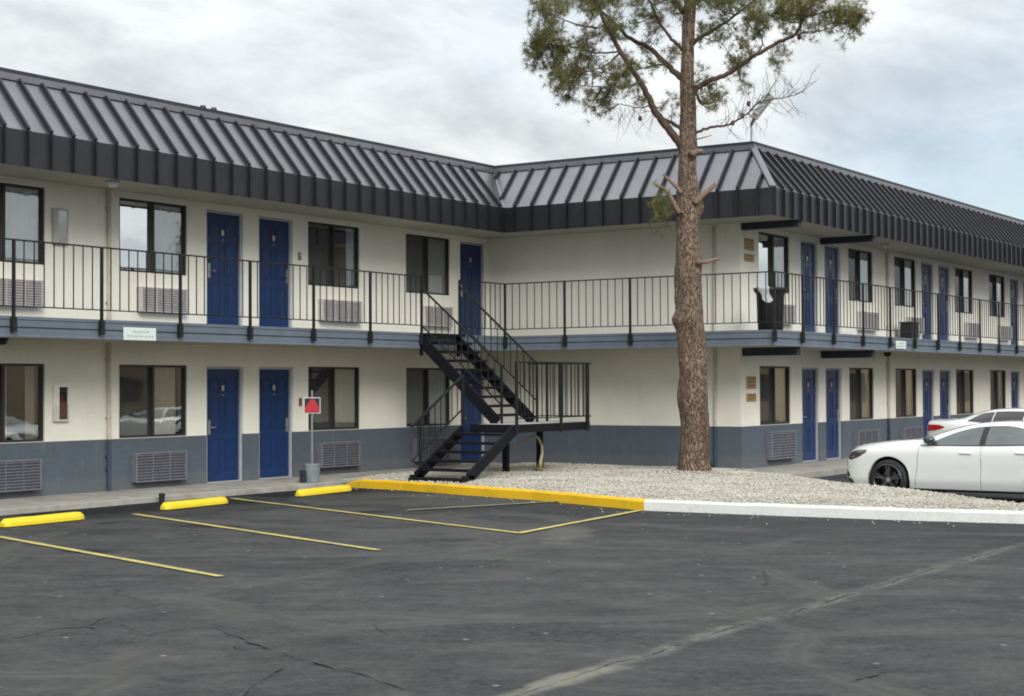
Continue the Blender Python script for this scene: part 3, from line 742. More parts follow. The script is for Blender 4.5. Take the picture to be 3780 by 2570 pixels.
# landing
LX0,LX1,LY0,LY1=-5.08,-2.38,-4.03,-3.02
m=MB(); m.box(LX0+.03,LY0+.03,ZL-.04,LX1-.03,LY1-.03,ZL); m.build('landing',CONCL,stc,O)
m=MB(); m.box(LX0,LY0,ZL-.15,LX1,LY0+.03,ZL+.004); m.box(LX0,LY1-.03,ZL-.15,LX1,LY1,ZL+.004); m.box(LX0,LY0+.03,ZL-.15,LX0+.03,LY1-.03,ZL+.004); m.box(LX1-.03,LY0+.03,ZL-.15,LX1,LY1-.03,ZL+.004)
for x in (-4.3,-3.5,-2.9): m.box(x-.02,LY0+.03,ZL-.12,x+.02,LY1-.03,ZL-.045)
m.build('landing_frame',BLACK,stc,O)
for x,y in ((-4.02,-3.12),(-2.80,-3.12)):
    MB().box(x-.05,y-.05,-.05,x+.05,y+.05,ZL-.15).build('leg',BLACK,stc,O)
# lower flight down to the left
LLX=-6.60; LZ=.05
for y in (LY0+.03,-2.86):
    m=MB(); m.beam((LX0-.0,y,ZL-.10),(LLX+.05,y,LZ+.02),.045,.20); m.box(LLX-.12,y-.0225,LZ-.05,LLX+.2,y+.0225,LZ+.07); m.build('stringer',BLACK,stc,O)
nl=5
for k in range(1,nl+1):
    t=k/(nl+1)*1.02; x=lerp(LX0,LLX,t); z=lerp(ZL,LZ+.04,t)
    MB().box(x-.13,LY0+.06,z-.045,x+.13,-2.89,z).build('tread',BLACK,stc,O)
MB().box(LLX-.16,LY0,LZ-.06,LLX+.16,-2.84,LZ+.02).build('tread',BLACK,stc,O)
# solid shadowy skirt plates under lower flight
m=MB(); m.add([(LX0,-2.90,ZL-.15),(LX0+.9,-2.90,ZL-.15),(LLX+.75,-2.90,.04),(LLX+.2,-2.90,.04)],[(0,1,2,3)])
def slope_rail(name,p0,p1,dz,px,posts,kk=10,pw=.04):
    m=MB(); p0=Vector(p0);p1=Vector(p1)
    m.beam(p0,p1,.04,.03); q0=p0-Vector((0,0,dz));q1=p1-Vector((0,0,dz)); m.beam(q0,q1,.028,.02)
    for i in range(1,kk):
        a=p0.lerp(p1,i/kk); m.box(a.x-.007,a.y-.007,a.z-dz,a.x+.007,a.y+.007,a.z)
    r=m.build(name,RAIL,stc,O)
    for (x,y,z0,z1) in posts: MB().box(x-pw/2,y-pw/2,z0,x+pw/2,y+pw/2,z1).build('post',RAIL,r,O)
    return r
slope_rail('handrail',(XL,-1.36,3.62),(XL,-3.22,2.08),.74,0,[(XL,-3.22,ZL,2.10)],12)
slope_rail('handrail',(XR,-1.36,3.74),(XR,-3.22,2.14),.74,0,[(XR,-3.22,ZL,2.16)],12)
slope_rail('handrail',(LX0,-2.86,1.90),(-6.68,-2.86,.98),.62,0,[(-6.42,-2.86,LZ,1.14),(LX0,-2.86,ZL,1.92)],9)
def flat_rail(a,b_,posts,z=2.14,zb=1.10):
    a=Vector((*a,0));b_=Vector((*b_,0)); m=MB(); m.beam(a+Vector((0,0,z)),b_+Vector((0,0,z)),.04,.026); m.beam(a+Vector((0,0,zb)),b_+Vector((0,0,zb)),.028,.02)
    k=max(2,round((b_-a).length/.15))
    for i in range(1,k): p=a.lerp(b_,i/k); m.box(p.x-.007,p.y-.007,zb,p.x+.007,p.y+.007,z)
    r=m.build('landing_railing',RAIL,stc,O)
    for (x,y,w) in posts: MB().box(x-w/2,y-w/2,ZL-.17,x+w/2,y+w/2,z-.013).build('post',RAIL,r,O)
flat_rail((LX0,LY0-.02),(LX1,LY0-.02),[(LX0+.02,LY0-.02,.045),(-3.50,LY0-.02,.045),(LX1-.13,LY0-.02,.06)])
flat_rail((LX1+.02,LY0),(LX1+.02,LY1),[(LX1+.02,LY1,.04)])
flat_rail((XR,LY1),(LX1,LY1),[])

OPP=M('tan stucco',(.36,.27,.18),.85,var=.1); OPD=M('brown roof tile',(.10,.06,.04),.8)  # buildings out of view, added for the window glass to reflect
for nm,lb,(x0,y0,x1,y1,h) in (('unseen_tan_building','unseen long low tan building added across the lot for window reflections',(-75,-56,70,-46,3.7)),('unseen_tan_building','unseen low tan building added beyond the right wing for window reflections',(44,-44,56,-14,4.3))):
    r=empty(nm,((x0+x1)/2,(y0+y1)/2,-.12)); tag(r,lb,'building'); c=Vector(((x0+x1)/2,(y0+y1)/2,-.12))
    MB().box(x0,y0,-.12,x1,y1,h).build('wall',OPP,r,c)
    MB().box(x0-.3,y0-.3,h,x1+.3,y1+.3,h+.5).build('roof',OPD,r,c)
    wm=MB(); n_=int((x1-x0)/5) if x1-x0>20 else int((y1-y0)/5)
    for k in range(n_):
        if x1-x0>20: u=x0+2+5*k; MB().box(u,y1,.9,u+1.8,y1+.03,2.2).build('window',BRONZE,r,c)
        else: u=y0+2+5*k; MB().box(x0-.03,u,.9,x0,u+1.8,2.2).build('window',BRONZE,r,c)

# ------------------------------------------------------------------ small things
def wheel_stop(a,b_,label):
    a=Vector((*a,gz(*a)));b_=Vector((*b_,gz(*b_)));d=(b_-a);L=d.length; ang=math.atan2(d.y,d.x)
    prof=[(-.085,0),(-.08,.05),(-.055,.105),(.055,.105),(.08,.05),(.085,0)]; m=MB(); rows=[]
    k=18
    for i in range(k+1):
        t=i/k; x=-L/2+L*t; e=min(1,.75+min(t,1-t)*8); 
        if i in (0,k): e=.62
        rows.append(len(m.v))
        for (y,z) in prof: m.v.append((x,y*e+.004*noise.noise(Vector((x*5,y*9,a.x))),z*e*(1+.05*noise.noise(Vector((x*4,z*9,a.x))))+.001))
    for p,q in zip(rows,rows[1:]):
        for i in range(5): m.f.append((p+i,q+i,q+i+1,p+i+1))
        m.f.append((p+5,q+5,q,p))
    m.f.append(tuple(range(rows[0],rows[0]+6))); m.f.append(tuple(range(rows[-1]+5,rows[-1]-1,-1)))
    o=m.build('wheel_stop',YEL2,bevel=.008); o.location=(a+b_)/2+Vector((0,0,.008)); o.rotation_euler=(0,0,ang)
    tag(o,label,'wheel stop','yellow parking wheel stops')
wheel_stop((-15.88,-3.07),(-14.45,-2.99),'yellow concrete wheel stop cut by nothing at the far left of the lot')
wheel_stop((-12.68,-2.74),(-11.2,-2.61),'yellow concrete wheel stop in front of the first pair of blue doors')
wheel_stop((-9.45,-2.57),(-7.88,-2.40),'yellow concrete wheel stop beside the grey sign bucket')
bpy.data.objects['wheel_stop']['label']='leftmost yellow concrete wheel stop, below the louvred unit at the left edge'
# black stub at the sidewalk edge
o=MB().lathe([(.045,0),(.045,.10),(.052,.105),(.052,.135),(.03,.15)],(0,0,0),14).build('pipe_stub',PLAS,smooth=False); o.location=(-11.45,-1.47,-.125)
tag(o,'small black capped pipe stub at the sidewalk edge above the second wheel stop','pipe stub')
# sign on a bucket base
t_=empty('sign_post',(-7.42,-1.16,-.02)); tag(t_,'short galvanised post with red and black sign standing in a grey bucket','sign')
MB().lathe([(.125,0),(.15,.30),(.157,.30),(.157,.33),(.13,.33),(.125,.27)],(0,0,0),22).build('bucket',GREYP,t_,smooth=False)
MB().lathe([(.13,0),(.13,.02)],(0,0,.262),22).build('concrete_fill',CONCL,t_)
MB().tube([(0,0,.02),(0,0,1.66)],.019,10).build('pole',STEEL,t_)
MB().box(-.20,.02,0,-.10,.13,.22).build('side_block',BEAM,t_,bevel=.01)
sp_=MB().box(-.15,-.032,1.24,.15,-.024,1.53).build('sign_plate',SIGNW,t_,bevel=.002); sp_.rotation_euler=(0,0,math.radians(-42))
m=MB(); m.box(-.138,-.0355,1.252,.138,-.0325,1.518); m.build('sign_ground',CARB,sp_)
m=MB(); m.add([(-.133,-.0385,1.257),(.133,-.0385,1.257),(.133,-.0385,1.34),(.03,-.0385,1.50),(-.03,-.0385,1.50),(-.133,-.0385,1.34),
  (-.133,-.036,1.257),(.133,-.036,1.257),(.133,-.036,1.34),(.03,-.036,1.50),(-.03,-.036,1.50),(-.133,-.036,1.34)],[(0,1,2,3,4,5),(11,10,9,8,7,6),(0,6,7,1),(1,7,8,2),(2,8,9,3),(3,9,10,4),(4,10,11,5),(5,11,6,0)]); m.build('sign_symbol',RED,sp_)
# fire extinguisher cabinets
def cabinet(x,z,label,bright):
    r=empty('extinguisher_cabinet',(x,-.002,z)); tag(r,label,'fire cabinet')
    m=MB(); w,h,d=.30,.58,.055; m.box(0,-d,0,w,-.0,.03); m.box(0,-d,h-.03,w,0,h); m.box(0,-d,.03,.03,0,h-.03); m.box(w-.03,-d,.03,w,0,h-.03); m.box(.03,-.02,.03,w-.03,-.005,h-.03)
    m.box(.03,-d,.03,.10,-d+.02,h-.03)
    m.build('case',CREAM if bright else PIPE,r,bevel=.003)
    e=MB(); e.lathe([(.055,.04),(.06,.06),(.06,.34),(.05,.38),(.022,.41),(.022,.44)],(0,0,0),14); e.v=[(w*.60+x*.9,-.031+y*.25,z) for x,y,z in e.v]; e.build('extinguisher',M('dull red enamel',(.30,.03,.035),.4) if bright else M('faded red enamel',(.16,.09,.085),.5),r,smooth=True)
    e2=MB(); e2.box(w*.60-.05,-.042,.44,w*.60+.05,-.027,.465); e2.tube([(w*.60,-.035,.45),(w*.60+.06,-.036,.42),(w*.6+.055,-.036,.25)],.009,6); e2.build('valve',BLACK,r)
    MB().add([(.10,-.05,.03),(w-.03,-.05,.03),(w-.03,-.05,h-.03),(.10,-.05,h-.03)],[(0,1,2,3)]).build('glass_front',GLASS,r)
    MB().box(.105,-.022,.035,w-.035,-.0205,h-.035).build('back_plate',ACD,r)
cabinet(-12.40,1.17,'small wall cabinet with a red fire extinguisher beside the ground floor downpipe',True)
cabinet(-12.42,4.0,'small wall cabinet with a dim extinguisher beside the upstairs downpipe',False)
# plaques
def plaque(name,x,y,z,w,h,mat,mat2,label,cat,lines=3,d=.02,group=None):
    o=MB().box(0,-d,0,w,0,h).build(name,mat,bevel=.003); o.location=(x,y-.002,z); tag(o,label,cat,group)
    m=MB()
    for k in range(lines):
        zz=h*(1-(k+.7)/(lines+.4)); m.box(w*.14,-d-.003,zz,w*(.86-.12*(k%2)),-d-.0005,zz+h*.30/lines)
    m.build('lettering',mat2,o)
plaque('plaque',.20,-B,4.46,.44,.24,TAN,TANB,'upper larger tan plaque on the balcony wall by the corner window','plaque')
plaque('plaque',.20,-B,4.23,.44,.15,TAN,TANB,'lower small tan plaque on the balcony wall by the corner window','plaque',2)
plaque('plaque',.24,-B,1.62,.44,.25,TAN,TANB,'larger tan plaque on the ground floor wall beside the corner window','plaque')
plaque('plaque',.24,-B,1.36,.44,.16,TAN,TANB,'small tan plaque under the larger one on the ground floor corner wall','plaque',2)
plaque('room_plaque',-6.455,0,4.12,.075,.15,M('grey plaque',(.14,.14,.14),.5),SIGNG,'tiny dark room plaque right of the second upstairs blue door','plaque',1)
plaque('room_plaque',-6.44,0,1.34,.075,.15,M('dull red plaque',(.22,.06,.06),.5),TANB,'tiny reddish room plaque right of the second ground floor blue door','plaque',1)
# signs on the balcony edge (lettering not legible in the photograph: broken grey strokes)
def edge_sign(x,y,w,h,z,label):
    o=MB().box(0,-.012,0,w,0,h).build('edge_sign',SIGNW,bevel=.002); o.location=(x,y,z); tag(o,label,'sign')
    m=MB(); rr=random.Random(3)
    for row,zz in enumerate((h*.58,h*.24)):
        xx=w*(.28 if row==0 else .12)
        while xx<w*(.78 if row==0 else .9):
            ll=rr.uniform(.02,.05); m.box(xx,-.015,zz,xx+ll*.35,-.0125,zz+h*.17); m.box(xx,-.015,zz+h*.06,xx+ll*.8,-.0125,zz+h*.10); xx+=ll+.015
    m.build('lettering',SIGNG,o)
edge_sign(-12.13,-D-.014,.69,.20,2.452,'long white sign fixed to the slate balcony edge on the left wing')
edge_sign(5.33,-B-D-.014,.66,.18,2.50,'small white sign fixed to the balcony edge of the right wing')
# soffit lights
def slight(x,y,z,label,mat):
    r=empty('soffit_light',(x,y,z)); tag(r,label,'light fixture')
    MB().lathe([(.10,0),(.10,-.03)],(0,0,0),16).build('base',BLACK if mat is None else JAMB,r)
    MB().lathe([(.085,-.03),(.08,-.07),(.05,-.10),(.0,-.105)],(0,0,0),16,cap=False).build('shade',mat or PLAS,r,smooth=True)
slight(-12.0,-.95,ZF0+.03,'small whitish lamp under the eave above the upstairs cabinet',CURT_W)
slight(-14.0,-.75,ZS0,'dark lamp under the balcony near the left edge',None)
slight(6.9,-B-.55,ZS0,'small dark lamp under the balcony beside the second dark beam',None)
slight(6.4,-B-.7,ZF0+.03,'brown lamp under the right wing eave past the second beam',ACM)
# roof vents
for x,lb in ((-9.42,'left of two tiny vents poking above the long roof edge'),(-9.15,'right of two tiny vents poking above the long roof edge')):
    o=MB().lathe([(.03,0),(.03,.13),(.055,.13),(.05,.17),(.0,.185)],(0,0,0),12).build('roof_vent',ROOFR); o.location=(x,-.40,ZR-.06); tag(o,lb,'roof vent')
# floodlight on the roof corner
r=empty('floodlight',(-.50,-B-.5,ZR)); tag(r,'floodlight on a short pole at the roof corner beside the pine','floodlight')
MB().tube([(0,0,0),(0,0,.42)],.018,8).build('pole',STEEL,r)
m=MB().tube([(0,0,.36),(.0,-.06,.48),(.02,-.10,.55)],.03,8); m.build('bracket',BRANCH,r)
hd=MB(); hd.beam((.0,-.05,.50),(.10,-.40,.95),.15,.09,Vector((1,0,.4))); hd.build('housing',ACM,r,bevel=.015)
hd=MB(); hd.beam((-.055,-.12,.58),(.035,-.38,.92),.11,.03,Vector((1,0,.4))); hd.build('lens',SIGNW,r,bevel=.006)
# bins on the balcony
r=empty('trash_bin',(-.70,-B-.97,ZS1+.004)); tag(r,'large black plastic bin on the balcony corner with a white bag over its rim','trash bin')
MB().lathe([(.22,0),(.245,.02),(.272,.70),(.28,.72),(.325,.78),(.33,.83),(.312,.835),(.272,.77),(.235,.06),(.0,.05)],(0,0,0),28,cap=False).build('body',PLAS,r,smooth=True)
def bagmesh():
    m=MB(); rows=[]
    a0,a1=math.radians(148),math.radians(196); k=14
    path_=[(.275,.80),(.305,.862),(.330,.85),(.322,.76),(.292,.68),(.289,.60),(.285,.53)]
    for i in range(k+1):
        t=i/k; rows.append(len(m.v))
        for j,(rr_,zz) in enumerate(path_):
            sq=1 if j<3 else (.62 if j==4 else .75 if j<4 else .85)
            ang=lerp(a0,a1,.5+(t-.5)*sq)+(.10 if j>3 else 0)+ .05*j
            nn=.018*noise.noise(Vector((t*5,j*1.3,2)))
            m.v.append(((rr_+.012+nn)*math.cos(ang),(rr_+.012+nn)*math.sin(ang),zz+nn*1.6-(.06*(abs(t-.5)*2)**2*(-1) if j==6 else 0)))
    for p,q in zip(rows,rows[1:]):
        for i in range(len(path_)-1): m.f.append((p+i,q+i,q+i+1,p+i+1))
    return m
bg=bagmesh().build('bag_liner',BAG,r,smooth=True); sm=bg.modifiers.new('s','SUBSURF'); sm.levels=sm.render_levels=2; so=bg.modifiers.new('t','SOLIDIFY'); so.thickness=.012
r=empty('black_box',(9.0,-B-.35,ZS1+.02)); tag(r,'small black box standing on the right wing balcony below an upstairs window','box')
MB().box(-.25,-.16,0,.25,.16,.42).build('body',PLAS,r,bevel=.03); MB().box(-.265,-.175,.42,.265,.175,.46).build('lid',CARB,r,bevel=.01)
# dry plant under landing
r=empty('dry_plant',(-3.35,-3.45,.05)); tag(r,'dry yellow plant with a bent pale stalk under the stair landing','plant')
MB().tube([(0,0,0),(.03,-.02,.2),(.07,-.03,.36),(.06,-.02,.50),(-.02,-.01,.62),(-.12,.0,.70)],[.035,.035,.03,.03,.025,.016],8).build('stalk',DRYP,r,smooth=True)
MB().tube([(-.12,0,.70),(-.35,.02,.64),(-.62,.02,.55),(-.88,.02,.46)],[.018,.016,.015,.008],6).build('hanging_leaf',DRY,r,smooth=True)
m=MB(); rr=random.Random(5)
for k in range(34):
    a=rr.uniform(0,2*PI); L=rr.uniform(.12,.26); h=rr.uniform(.02,.16); w=.014
    d=Vector((math.cos(a),math.sin(a),0)); s_=Vector((-d.y,d.x,0))*w
    m.add([s_,-s_,d*L*.5-s_*.8+Vector((0,0,h)),d*L*.5+s_*.8+Vector((0,0,h)),d*L+Vector((0,0,h*.35))],[(0,1,2,3),(3,2,4)])
m.build('leaves',DRY,r)
# weeds by the corner downpipe
r=empty('weed',(-.85,-5.95,.03)); tag(r,'dark tuft of weeds at the wall foot right of the pine trunk','weed')
m=MB()
for k in range(26):
    a=rr.uniform(0,2*PI); L=rr.uniform(.02,.1); h=rr.uniform(.1,.26); d=Vector((math.cos(a),math.sin(a),0)); s_=Vector((-d.y,d.x,0))*.010
    m.add([s_,-s_,d*L+Vector((0,0,h))],[(0,1,2)])
m.build('blades',M('dark weed',(.03,.04,.03),.8),r)

# ------------------------------------------------------------------ pine tree
F=5947.97; YAW=math.radians(33.2672); PIT=math.radians(1.3467); ROL=math.radians(-.2907); CAM=Vector((-29.8622,-20.2270,1.7018))
TB=Vector((-2.54,-6.42,0)); RV=Vector((math.sin(YAW),-math.cos(YAW),0)); FV=Vector((math.cos(YAW),math.sin(YAW),0)); SCL=30.37/F
def TP(px,py,d=0): # tree sketch coordinates: lateral metres and height from the measured outline, d = depth in metres
    k=(30.37+d)/30.37
    lat=(px-2567)*SCL*k; z=1.70+(1423-py)*SCL*k + .0
    return RV*lat+FV*d+Vector((0,0,z))+ (RV*0)
tree=empty('pine_tree',TB); tag(tree,'tall pine with knobbly brown trunk and sparse needle crown before the corner','tree')
prof=[(1760,2568,118),(1700,2566,112),(1600,2565,107),(1500,2564,104),(1400,2560,104),(1292,2554,102),(1240,2548,100),(1187,2546,108),(1150,2552,98),(1085,2552,100),(1020,2546,104),(960,2546,90),(900,2545,86),(839,2544,86),(780,2545,90),(749,2546,88),(690,2548,74),(624,2547,70),(499,2548,66),(374,2550,60),(250,2549,53),(125,2554,48),(0,2561,46),(-150,2566,40),(-330,2560,32),(-520,2566,24),(-700,2560,14)]
tr=MB(); nseg=28; rows=[]; 
BUR=[(2.95,PI,.30,.16),(2.6,0.2,.22,.2),(3.35,PI*.95,.16,.25),(4.05,.1,.25,.14),(4.3,-1.2,.18,.2),(2.05,0,.16,.25),(1.5,PI,.12,.3),(5.0,PI,.28,.16),(5.05,.0,.30,.18),(5.35,-1.3,.22,.15),(3.1,-1.6,.2,.3),(6.15,.1,.22,.15),(.9,.3,.10,.3)]
kk=190; tabx=[(-p[0],p[1]) for p in prof]; tabw=[(-p[0],p[2]) for p in prof]
for i in range(kk+1):
    py=1762-(1762+700)*i/kk; cx=crom(tabx,-py); w=crom(tabw,-py)
    c=TP(cx,py); r0=w*SCL/2*.97; rows.append(len(tr.v))
    for k in range(nseg):
        a=2*PI*k/nseg; dr=1+.19*noise.noise(Vector((math.cos(a)*1.6,math.sin(a)*1.6,c.z*1.7)))+.07*noise.noise(Vector((math.cos(a)*5,math.sin(a)*5,c.z*5)))
        if c.z<.45: dr+=.22*(1-c.z/.45)**2*(1+.6*math.sin(a*5+.7))
        for (bz,ba,bamp,bs) in BUR:
            da=(a-ba+PI)%(2*PI)-PI; e_=((c.z-bz)/bs)**2+(da*1.1)**2
            if e_<6: dr+=bamp*math.exp(-e_)
        tr.v.append(tuple(c+(RV*math.cos(a)+FV*math.sin(a))*r0*dr))
for p,q in zip(rows,rows[1:]):
    for k in range(nseg): tr.f.append((p+k,p+(k+1)%nseg,q+(k+1)%nseg,q+k))
tr.f.append(tuple(range(rows[-1],rows[-1]+nseg)))
tr.build('trunk',BARK,tree,smooth=True)
Z6=lambda x,y:(x/1.6028+1850,y/1.6028)
tips=[]  # (position, direction, weight)
rr=random.Random(11)
def bez(pts,n=8):
    out=[]
    P=[pts[0]]+pts+[pts[-1]]
    for i in range(1,len(P)-2):
        for j in range(n):
            t=j/n; a,b_,c,d=P[i-1],P[i],P[i+1],P[i+2]
            out.append(.5*((2*b_)+(-a+c)*t+(2*a-5*b_+4*c-d)*t*t+(-a+3*b_-3*c+d)*t**3))
    out.append(P[-2]); return out
def limb(pts,d0,d1,r0,r1,name='branch',sub=True,n=6,mat=None):
    P=[]
    for i,(x,y) in enumerate(pts):
        t=i/(len(pts)-1); P.append(TP(*Z6(x,y),lerp(d0,d1,t)))
    C=bez(P,n); C=[c+Vector((rr.uniform(-1,1),rr.uniform(-1,1),rr.uniform(-1,1)))*.012 for c in C]
    R=[lerp(r0,r1,(i/(len(C)-1))**.8) for i in range(len(C))]
    m=MB().tube(C,R,8); m.build(name,mat or BRANCH,tree,smooth=True); return C
limbs=[]
def L(*a,**k): C=limb(*a,**k); limbs.append(C); return C
L1=L([(1085,865),(1030,790),(960,710),(905,630),(860,540),(790,430),(700,290),(640,180),(580,70),(540,-60)],0,-.9,.085,.03)
L2=L([(1095,460),(1060,430),(1000,370),(900,270),(800,220),(720,140),(640,60),(560,-40)],0,.6,.07,.022)
L3=L([(1100,300),(1060,250),(1010,210),(930,90),(880,-20),(820,-120)],0,-.5,.04,.018)
R1=L([(1140,560),(1180,510),(1250,470),(1370,420),(1500,330),(1640,250),(1750,190),(1800,90),(1860,0),(1950,-70)],0,-.7,.06,.018)
R1b=L([(1690,225),(1780,190),(1910,170),(2020,130)],-.6,-.9,.022,.008)
R2=L([(1140,260),(1180,230),(1250,190),(1370,120),(1480,40),(1600,-50)],0,.7,.05,.016)
R4=L([(1150,520),(1190,570),(1215,610),(1290,600)],0,.5,.04,.012)
L4=L([(1090,760),(1040,730),(980,700),(960,695)],0,-.2,.04,.03)
L5=L([(820,470),(760,500),(640,500),(520,500),(400,490)],-.5,-1.1,.022,.007)
L6=L([(880,620),(800,630),(700,610),(600,610)],-.4,-.9,.016,.005)
L7=L([(1000,370),(880,390),(760,430),(660,420)],.1,.9,.02,.006)
T1=L([(1100,60),(1000,-60),(860,-160),(700,-240)],0,.4,.05,.02)
T2=L([(1150,20),(1300,-80),(1480,-170),(1700,-230)],0,-.4,.05,.02)
T3=L([(560,150),(440,130),(320,90),(230,60)],-.8,-1.0,.022,.006)
T4=L([(700,290),(560,300),(400,260),(250,250)],-.7,.1,.022,.006)
T5=L([(1500,330),(1560,250),(1560,150),(1650,60)],-.5,.3,.02,.006)
T6=L([(1800,90),(1930,60),(2050,50),(2140,80)],-.7,-.6,.018,.005)
T7=L([(640,-60),(480,-60),(330,-40),(230,0)],.2,.5,.025,.008)
T8=L([(700,300),(600,380),(460,420),(330,470)],-.6,-.9,.022,.006)
# dead bare boughs on the right
R3=limb([(1150,790),(1200,765),(1280,745),(1350,735),(1420,700),(1480,655),(1540,600),(1620,580),(1700,570),(1790,540)],0,-.5,.032,.005)
tw=[]
def twig(m,p,d,L_,r):
    pts=[p]; q=p.copy(); v=d.normalized(); n=5
    for i in range(n): v=(v+Vector((rr.uniform(-1,1),rr.uniform(-1,1),rr.uniform(-1,1)))*.28).normalized(); q=q+v*L_/n; pts.append(q.copy())
    m.tube(pts,[lerp(r,r*.3,i/n) for i in range(n+1)],5,False); return pts
tm=MB()
for i in range(14,len(R3)):
    for s_ in range(2):
        if rr.random()<.6:
            d=RV*rr.uniform(-.1,.9)+Vector((0,0,rr.choice([1,.8,-1])))*rr.uniform(.3,1)+FV*rr.uniform(-.5,.5)
            pt=twig(tm,R3[i],d,rr.uniform(.25,.7),.006)
            for _ in range(2): twig(tm,pt[rr.randint(1,4)],d+Vector((rr.uniform(-1,1),rr.uniform(-1,1),rr.uniform(-1,1))),rr.uniform(.1,.3),.004)
tm.build('dead_twig',BRANCH,tree); tm=MB()
for i in range(24): # fine hanging bare twigs left of the trunk
    b_=TP(*Z6(rr.uniform(680,920),rr.uniform(620,680)),rr.uniform(-.8,0)); twig(tm,b_,Vector((0,0,-1))+RV*rr.uniform(-.9,.3),rr.uniform(.3,.65),.004)
tm.build('dead_twig',BRANCH,tree); tm=MB()
for i in range(8):
    b_=TP(*Z6(rr.uniform(1380,1640),rr.uniform(600,700)),rr.uniform(-.6,0)); twig(tm,b_,Vector((0,0,-1))+RV*rr.uniform(-.2,.6),rr.uniform(.2,.45),.004)

tm.build('dead_twig',BRANCH,tree)
for x,y in ((1375,725),(1435,680),(1470,610),(825,695),(1215,600),(1430,270),(1775,215)):
    c=TP(*Z6(x,y),-.35); MB().lathe([(.0,-.05),(.035,-.03),(.042,0),(.03,.04),(.0,.06)],c,9,cap=False).build('cone',BRANCH,tree,smooth=True)
# cut stubs
for pts,w in (([(1060,1260),(1010,1170),(975,1120),(920,1090)],.035),([(1075,1140),(1020,1080),(965,1030)],.032),([(1150,1200),(1200,1150),(1250,1110),(1275,1080)],.042),([(1135,905),(1170,893),(1200,888)],.05),([(1150,822),(1215,808),(1255,795)],.010)):
    P=[TP(*Z6(x,y),-.22-.0*i) for i,(x,y) in enumerate(pts)]; P=bez(P,4); P=[q_+Vector((rr.uniform(-1,1),rr.uniform(-1,1),rr.uniform(-1,1)))*w*.18 for q_ in P]; MB().tube(P,[w*(1.45-.75*i/(len(P)-1))*rr.uniform(.9,1.1) for i in range(len(P))],9).build('cut_stub',CUT,tree,smooth=True)
P=[TP(2300+x/1.4363,700+y/1.4363,-.25) for x,y in ((390,385),(440,385),(480,372),(515,368))]; MB().tube(P,[.05,.035,.03,.022],8).build('cut_stub',CUT,tree,smooth=True)
# foliage: needle tufts gathered on twigs spread through each limb's reach
nm=MB(); fol=MB()
def tuft(c,d,L_=.13,n=20):
    d=d.normalized()
    for i in range(n):
        v=(d*rr.uniform(.1,1)+Vector((rr.gauss(0,1),rr.gauss(0,1),rr.gauss(0,1)))*.72).normalized()
        l=L_*rr.uniform(.6,1.15); s_=v.cross(Vector((rr.gauss(0,1),rr.gauss(0,1),rr.gauss(0,1)))).normalized()*.0040
        b0=c+v*.01
        nm.v+=[tuple(b0-s_),tuple(b0+s_),tuple(c+v*l+Vector((0,0,-.01)))]; q=len(nm.v); nm.f.append((q-3,q-2,q-1))
regions=[ # (x,y centre, rx, ry, count, depth spread) in sketch coordinates
 (300,60,130,110,16,1.0),(500,80,170,110,22,1.2),(420,-60,260,80,26,1.3),(230,190,75,60,9,.5),(210,270,60,60,6,.5),(330,210,110,80,10,.9),
 (520,230,150,90,15,1.1),(250,340,60,60,6,.5),(380,400,110,100,16,.8),(370,460,70,60,9,.5),(420,330,110,70,8,.8),(560,380,110,70,8,.9),(320,530,60,40,5,.5),(400,580,50,30,4,.4),
 (560,560,90,60,7,.6),(545,640,50,35,5,.4),(640,590,80,40,5,.6),(700,400,130,80,10,.9),(780,330,120,60,6,.9),(700,100,150,110,14,1.1),(880,60,140,90,10,1),(980,330,90,70,5,.8),
 (640,480,120,40,6,.7),(930,190,100,80,4,.8),(1000,590,60,30,4,.5),(1050,20,100,50,9,.9),(880,-80,240,70,20,1.2),(1270,570,80,45,7,.6),(1330,590,50,35,4,.4),(1410,350,60,35,8,.5),(1380,260,90,70,4,.7),
 (1300,60,150,90,10,1),(1480,60,140,90,12,1),(1330,160,120,60,6,.8),(1500,180,120,70,7,.8),(1650,110,120,90,11,.9),(1640,20,170,70,15,1),(1850,50,150,80,17,.8),(1980,60,110,75,13,.7),(2080,110,70,60,9,.5),(2120,60,60,50,7,.5),
 (2100,170,40,25,3,.3),(2030,235,25,18,2,.2),(1720,310,45,20,3,.3),(1900,150,120,40,6,.6),(1500,-70,260,70,22,1.2),(1900,-60,200,60,16,1),(1200,-60,200,70,16,1.2),
 (1600,380,90,20,3,.4),(1420,520,60,60,3,.5),(1200,420,70,60,4,.6),(820,560,60,30,2,.3)]
allp=[p for C in limbs for p in C]
def near(p):
    return min(allp,key=lambda q:(q-p).length_squared)
for (cx,cy,rx,ry,cn,ds) in regions:
    for _ in range(max(2,int(cn*.85))):
        x=cx+rx*rr.uniform(-1,1); y=cy+ry*rr.uniform(-1,1)
        p=TP(*Z6(x,y),rr.gauss(-.1,ds*.6)); q=near(p); dv=p-q
        if dv.length>1.3: q=p-dv.normalized()*1.3; dv=p-q
        if dv.length<.15: dv=dv+Vector((rr.uniform(-.3,.3),rr.uniform(-.3,.3),.25))
        st_=q; mid=q.lerp(p,.5)+Vector((0,0,-.06)); pts=bez([q,mid,p],4)
        fol.tube(pts,[lerp(.011,.004,i/(len(pts)-1)) for i in range(len(pts))],4,False)
        for i in range(9):
            t=rr.uniform(.35,1.0); k=min(len(pts)-1,int(t*(len(pts)-1))); c=pts[k]+Vector((rr.gauss(0,1),rr.gauss(0,1),rr.gauss(0,1)))*.085
            tuft(c,dv+Vector((0,0,.25)),.16,23)
